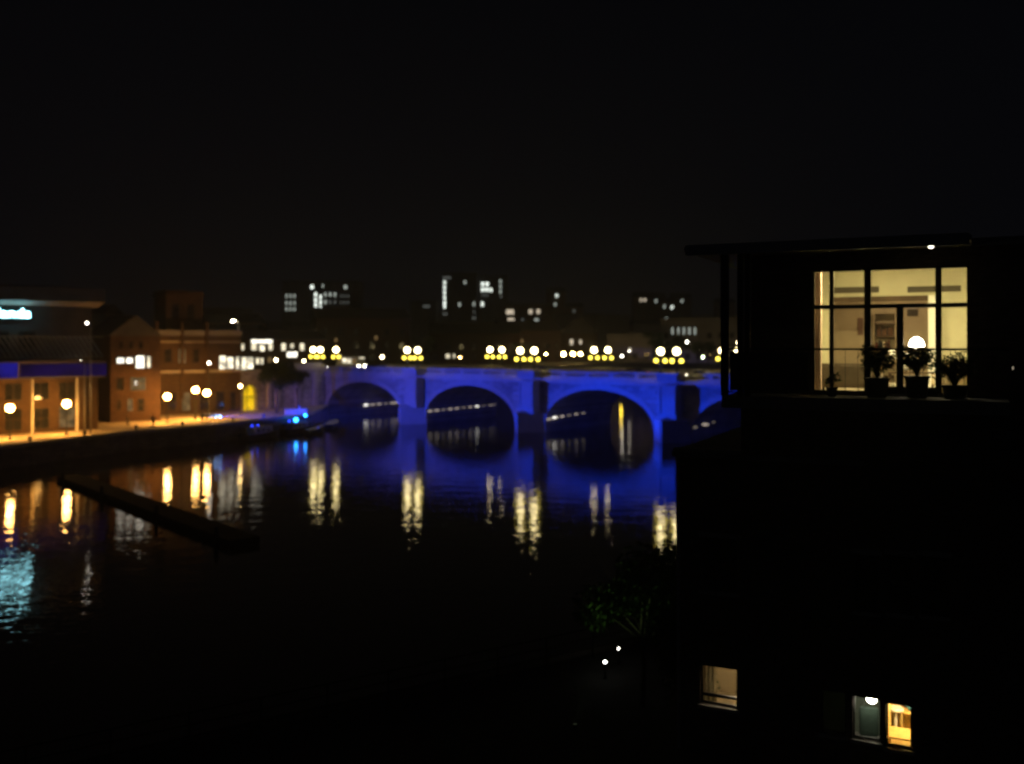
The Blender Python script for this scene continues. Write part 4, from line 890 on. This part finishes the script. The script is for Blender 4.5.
# sofa at the left and an armchair at the right
SF = mat('taupe_upholstery', (.20, .16, .12), .9, .1, 4)
t = thing('sofa', 'taupe sofa with rolled arms standing inside the lit flat at the left', 'sofa', L2W(nx(848, 1.3), 1.3, ZF), FN.rz)
B().box((0, 0, .28), (1.5, .75, .3), bev=.06).make('seat', SF, t); B().box((0, -.36, .5), (1.5, .2, .62), bev=.07).make('backrest', SF, t)
for sx in (-.8, .8): B().box((sx, 0, .34), (.2, .8, .48), bev=.07).make('arm', SF, t)
for sx in (-.7, .7):
    for sy in (-.3, .3): B().box((sx, sy, .065), (.06, .06, .13)).make('leg', WOODD, t)
t = thing('armchair', 'pale armchair inside the lit flat behind the right-hand window panel', 'armchair', L2W(nx(951, 1.4), 1.4, ZF), FN.rz+.3)
SF2 = mat('cream_upholstery', (.5, .42, .3), .9, .1, 4)
B().box((0, 0, .28), (.6, .6, .28), bev=.06).make('seat', SF2, t); B().box((0, -.3, .55), (.62, .16, .7), bev=.07).make('backrest', SF2, t)
for sx in (-.36, .36): B().box((sx, 0, .38), (.13, .62, .36), bev=.05).make('arm', SF2, t)
for sx in (-.27, .27):
    for sy in (-.22, .22): B().box((sx, sy, .07), (.05, .05, .14)).make('leg', WOODD, t)
# small box of white things on the floor
t = thing('storage_box', 'small white box on the floor under the flowers', 'box', L2W(nx(888.5, 1.0), 1.0, ZF), FN.rz)
B().box((0, 0, .13), (.34, .22, .22), bev=.01).make('body', FLW, t); B().box((0, 0, .255), (.36, .24, .03), bev=.006).make('lid', WHITE, t)
# balcony plants
def plant(name, label, px, q, n, hgt, spread, seed, potr=.24, poth=.5, kind='broad'):
    rnd = random.Random(seed); t = thing(name, label, 'potted plant', L2W(nx(px, q), q, ZF-.02), FN.rz, 'potted plants on the balcony')
    b = B(); b.lathe([(potr*.7, 0), (potr*.8, .02), (potr, poth-.05), (potr*1.08, poth-.05), (potr*1.08, poth), (potr*.95, poth)], n=18); b.make('pot', mat('dark_planter', (.05, .04, .035), .7, .2, 5), t, smooth=True)
    bs, bl = B(), B()
    for k in range(n):
        a = rnd.random()*6.28; rr = spread*(.3+.7*rnd.random()); z = poth+hgt*(.35+.65*rnd.random()); tip = Vector((rr*math.cos(a), rr*math.sin(a)*.8, z)); m2 = Vector((tip.x*.35, tip.y*.35, poth+(z-poth)*.6))
        bs.tube([(0, 0, poth-.05), m2, tip], [.008, .006, .003], 4)
        for j in range(9):
            f = .35+.65*j/8; p_ = m2.lerp(tip, f)+Vector((rnd.gauss(0, .03),)*3); u = Vector((rnd.gauss(0, 1), rnd.gauss(0, 1), rnd.gauss(.2, .6))).normalized(); v = u.orthogonal().normalized(); s_ = .06+.05*rnd.random()
            bl.face([p_, p_+u*s_*.5+v*s_*.28, p_+u*s_*1.3, p_+u*s_*.5-v*s_*.28])
    bs.make('stems', LEAFD, t); bl.make('leaves', LEAFD, t); return t
plant('potted_plant', 'bushy plant in a dark pot on the balcony in front of the glowing lamp', 917, -.8, 90, .72, .55, 1, .29, .56)
plant('potted_plant', 'leafy plant in a dark pot on the balcony by the thick mullion', 877, -.8, 80, .85, .45, 2, .3, .5)
plant('potted_plant', 'wide leafy plant on the balcony in front of the right-hand panel', 955, -.8, 90, .8, .6, 3, .3, .34)
plant('potted_plant', 'low thin plant on the balcony in front of the curtain', 832, -.9, 8, .42, .25, 4, .14, .24)
# downlight under the canopy and the tiny lamp on the wall
t = thing('canopy_downlight', 'small round downlight under the canopy edge over the lit window', 'lamp', L2W(nx(931, -1.6), -1.6, 16.5), FN.rz)
B().lathe([(.09, -.08), (.09, 0)], n=14).make('housing', GRMET, t); B().lathe([(.03, -.15), (.06, -.12), (.065, -.082)], n=14).make('lens', emit('downlight_glass', (1, .9, .7), 5), t)
t = thing('wall_lamp', 'tiny dim lamp on the dark wall right of the lit window', 'lamp', L2W(nx(1013, -.1), -.0, nz(1013, 368)), FN.rz)
B().box((0, -.03, 0), (.08, .06, .12), bev=.01).make('housing', DKMET, t); B().box((0, -.065, 0), (.03, .02, .07)).make('lens', emit('wall_lamp_glass', (1, .85, .6), .35), t)
# drainpipe at the block's corner
t = thing('drainpipe', 'pale drainpipe on the left corner of the apartment block beside the lower window', 'drainpipe', L2W(nx(679.5), -.1, 2.42), FN.rz)
B().tube([(0, 0, 0), (0, 0, 8.6)], .045, 8).make('pipe', mat('pale_pipe', (.45, .44, .42), .6, .2, 6), t)
b = B(); [b.box((0, .05, z), (.16, .1, .05)) for z in (1, 3, 5, 7)]; b.make('clip', GRMET, t)
# windows of the middle floor: unlit, with pale sills
def flatwin(o, pane, tr=None, sill=True, depth=.18):
    x0, x1, z0, z1 = o; b = B(); y0, y1 = depth-.04, depth+.03; f = .045
    b.b2(x0, x0+f, y0, y1, z0, z1); b.b2(x1-f, x1, y0, y1, z0, z1); b.b2(x0+f, x1-f, y0, y1, z0, z0+f); b.b2(x0+f, x1-f, y0, y1, z1-f, z1)
    if tr: b.b2(x0+f, x1-f, y0+.003, y1-.003, z0+(z1-z0)*tr-.04, z0+(z1-z0)*tr+.04)
    fo = b.make('window', FRM, apt); B().b2(x0+f, x1-f, depth-.005, depth+.005, z0+f, z1-f).make('pane', pane, fo)
    if sill: B().b2(x0-.06, x1+.06, -.07, .08, z0-.09, z0-.003).make('sill', STONE2, fo)
for o in mid: flatwin(o, DKGLS, .5)
for o in mid: B().b2(o[0]-.1, o[1]+.1, -.03, .02, o[3]+.01, o[3]+.14).make('window_lintel', STONE2, apt)
flatwin(winA, GLASS, .22); flatwin(winD, glass_mat('tinted_glass', (.18, .19, .14))); flatwin(winB, GLASS); flatwin(winC, GLASS)
# rooms behind the lower windows
def room(x0, x1, z0, z1, q1, wallm, floorm, lampcol, st, lx, lq, lz, nm, r=.12):
    b = B(); b.b2(x0-.1, x1+.1, .31, q1, z0-.15, z0); b.make('room_floor', floorm, apt)
    b = B(); b.b2(x0-.1, x1+.1, .31, q1, z1, z1+.1); b.b2(x0-.1, x0, .31, q1, z0, z1); b.b2(x1, x1+.1, .31, q1, z0, z1); b.b2(x0-.1, x1+.1, q1, q1+.1, z0, z1); b.make('room_wall', wallm, apt)
    t = thing('pendant_lamp', nm, 'lamp', L2W(lx, lq, z1), FN.rz)
    B().tube([(0, 0, 0), (0, 0, lz-z1+.1)], .008, 6).make('cable', DKMET, t)
    B().ball((0, 0, lz-z1), r, 2).make('bulb_globe', emit('pendant_'+nm[:9].replace(' ', '_')+str(st), lampcol, st), t, smooth=True)
rA = mat('tan_room_wall', (.50, .40, .24), .9, .1, 2)
room(winA[0]-.6, winA[1]+.5, winA[2]-.7, winA[3]+.25, 3.2, rA, rA, (1, .84, .56), 230, winA[1]-.22, 1.2, winA[3]-.30, 'small bright lamp glinting at the right edge of the lower left lit window', .07)
xm = winD[1]+.09
room(winD[0]-.3, winB[1]+.02, winB[2]-.8, winB[3]+.2, 2.6, mat('grey_green_room_wall', (.20, .23, .18), .9, .2, 2), CONC, (1, .92, .72), 42, (winB[0]+winB[1])/2+.05, .9, winB[3]-.30, 'soft white pendant lamp in the left pane of the lower right windows', .14)
room(winB[1]+.13, winC[1]+.6, winC[2]-.45, winC[3]+.2, 2.3, WOODF, WOODF, (1, .86, .46), 230, winC[1]+.25, 1.2, winC[3]-.0, 'warm pendant lamp lighting the orange timber room at the lower right', .12)
# curtain in window A and a dark green chair, a white dish and blue cushion
t = thing('curtain', 'thin beige curtain at the left of the lower left lit window', 'curtain', L2W(0, 0, 0), FN.rz)
b = B(); pr = None
for k in range(13):
    x = winA[0]-.05+.42*k/12; y = .45+.03*math.sin(k*1.7)
    if pr: b.face([(pr[0], pr[1], winA[2]-.3), (x, y, winA[2]-.3), (x, y, winA[3]+.1), (pr[0], pr[1], winA[3]+.1)])
    pr = (x, y)
o = b.make('drape', mat('beige_curtain_cloth', (.45, .38, .22), .9, .1, 3), t); o.modifiers.new('thick', 'SOLIDIFY').thickness = .01
t = thing('dining_chair', 'dark green upholstered chair inside the left pane of the lower right windows', 'chair', L2W((winB[0]+winB[1])/2, .95, winB[2]-.8), FN.rz+.2)
GC = mat('green_cloth', (.03, .05, .038), .9, .3, 5)
B().box((0, 0, .45), (.5, .48, .1), bev=.03).make('seat', GC, t); B().box((0, .22, .9), (.5, .08, .8), bev=.03).make('backrest', GC, t)
for sx in (-.2, .2):
    for sy in (-.2, .2): B().box((sx, sy, .2), (.04, .04, .4)).make('leg', WOODD, t)
t = thing('dining_table', 'orange timber table inside the lower right window', 'table', L2W((winC[0]+winC[1])/2+.1, .95, winC[2]-.45), FN.rz)
B().box((0, 0, .5), (.95, .8, .04), bev=.01).make('table_top', WOODF, t)
for sx in (-.42, .42):
    for sy in (-.34, .34): B().box((sx, sy, .24), (.06, .06, .48)).make('leg', WOODF, t)
t = thing('round_stool', 'round white stool at the back left of the orange timber room', 'stool', L2W(winC[0]+.12, 1.9, winC[2]-.45), FN.rz)
B().lathe([(.2, .78), (.22, .8), (.22, .84), (.19, .86)], n=18).make('seat', WHITE, t); B().tube([(0, 0, 0), (0, 0, .78)], .04, 8).make('stem', WHITE, t)
t = thing('blue_cushion', 'blue cushion leaning on the back wall of the orange timber room', 'cushion', L2W(winC[0]+.62, 2.05, winC[2]+.52), FN.rz)
t2 = B(); t2.box((0, 0, 0), (.5, .16, .4), bev=.07); t2.make('cover', mat('blue_cloth', (.04, .16, .28), .9, .2, 5), t)
tt_ = thing('wall_bench', 'timber bench under the blue cushion in the orange room', 'bench', L2W(winC[0]+.62, 2.05, winC[2]-.45), FN.rz)
B().box((0, 0, .745), (.8, .4, .04), bev=.01).make('seat', WOODF, tt_)
for sx in (-.35, .35): B().box((sx, 0, .36), (.05, .36, .73)).make('leg', WOODF, tt_)
# garden lamps on the near quay
for px, py, Y, r_, st, lb in ((605, 662, 33, .055, 12, 'small round white bollard lamp on the near quay, lower left of two'), (618.5, 648.5, 34.5, .042, 9, 'small white bollard lamp on the near quay, upper right of two')):
    p = at(px, py, Y); t = thing('bollard_lamp', lb, 'lamp', (p.x, p.y, 2.42), 0, 'bollard lamps on the near quay'); h = p.z-2.42
    B().lathe([(.06, 0), (.06, .03), (.035, .06), (.03, h-.08), (.05, h-.05)], n=10).make('post', DKMET, t, smooth=True)
    B().ball((0, 0, h), r_, 2).make('lamp_globe', emit(f'garden_globe_{st}', (1, .97, .85), st), t, smooth=True)
# railing along the near quay
t = thing('quay_railing', 'dark railing along the edge of the near quay', 'railing', (3, 35.3, 2.42), 0)
b = B(); pts = [Vector((x, y-.5)) for x, y in NQ]
for P_, Q_ in zip(pts, pts[1:]):
    d = Q_-P_; n = int(d.length/2)
    for k in range(n+1):
        p_ = P_+d*(k/n)-Vector((3, 35.3)); b.tube([(p_.x, p_.y, 0), (p_.x, p_.y, 1.05)], .03, 6)
    for z in (.35, .7, 1.05):
        a_ = P_-Vector((3, 35.3)); c_ = Q_-Vector((3, 35.3)); b.tube([(a_.x, a_.y, z), (c_.x, c_.y, z)], .022, 6)
b.make('rails', PM, t)

# ------------------------------------------------------------------ night haze over the city: far blocks fade into the sky tone
hb = B(); hb.b2(-900, 900, -70, 1500, -3, 80)
hm = bpy.data.materials.new('night_haze'); hm.use_nodes = True; n_ = hm.node_tree.nodes; n_.remove(n_['Principled BSDF'])
pv = n_.new('ShaderNodeVolumePrincipled'); pv.inputs['Density'].default_value = .0006; pv.inputs['Anisotropy'].default_value = .55; pv.inputs['Color'].default_value = (.9, .92, .95, 1)
hm.node_tree.links.new(pv.outputs[0], n_['Material Output'].inputs['Volume'])
ho = hb.make('haze', hm); ho['kind'] = 'stuff'; ho.display_type = 'WIRE'
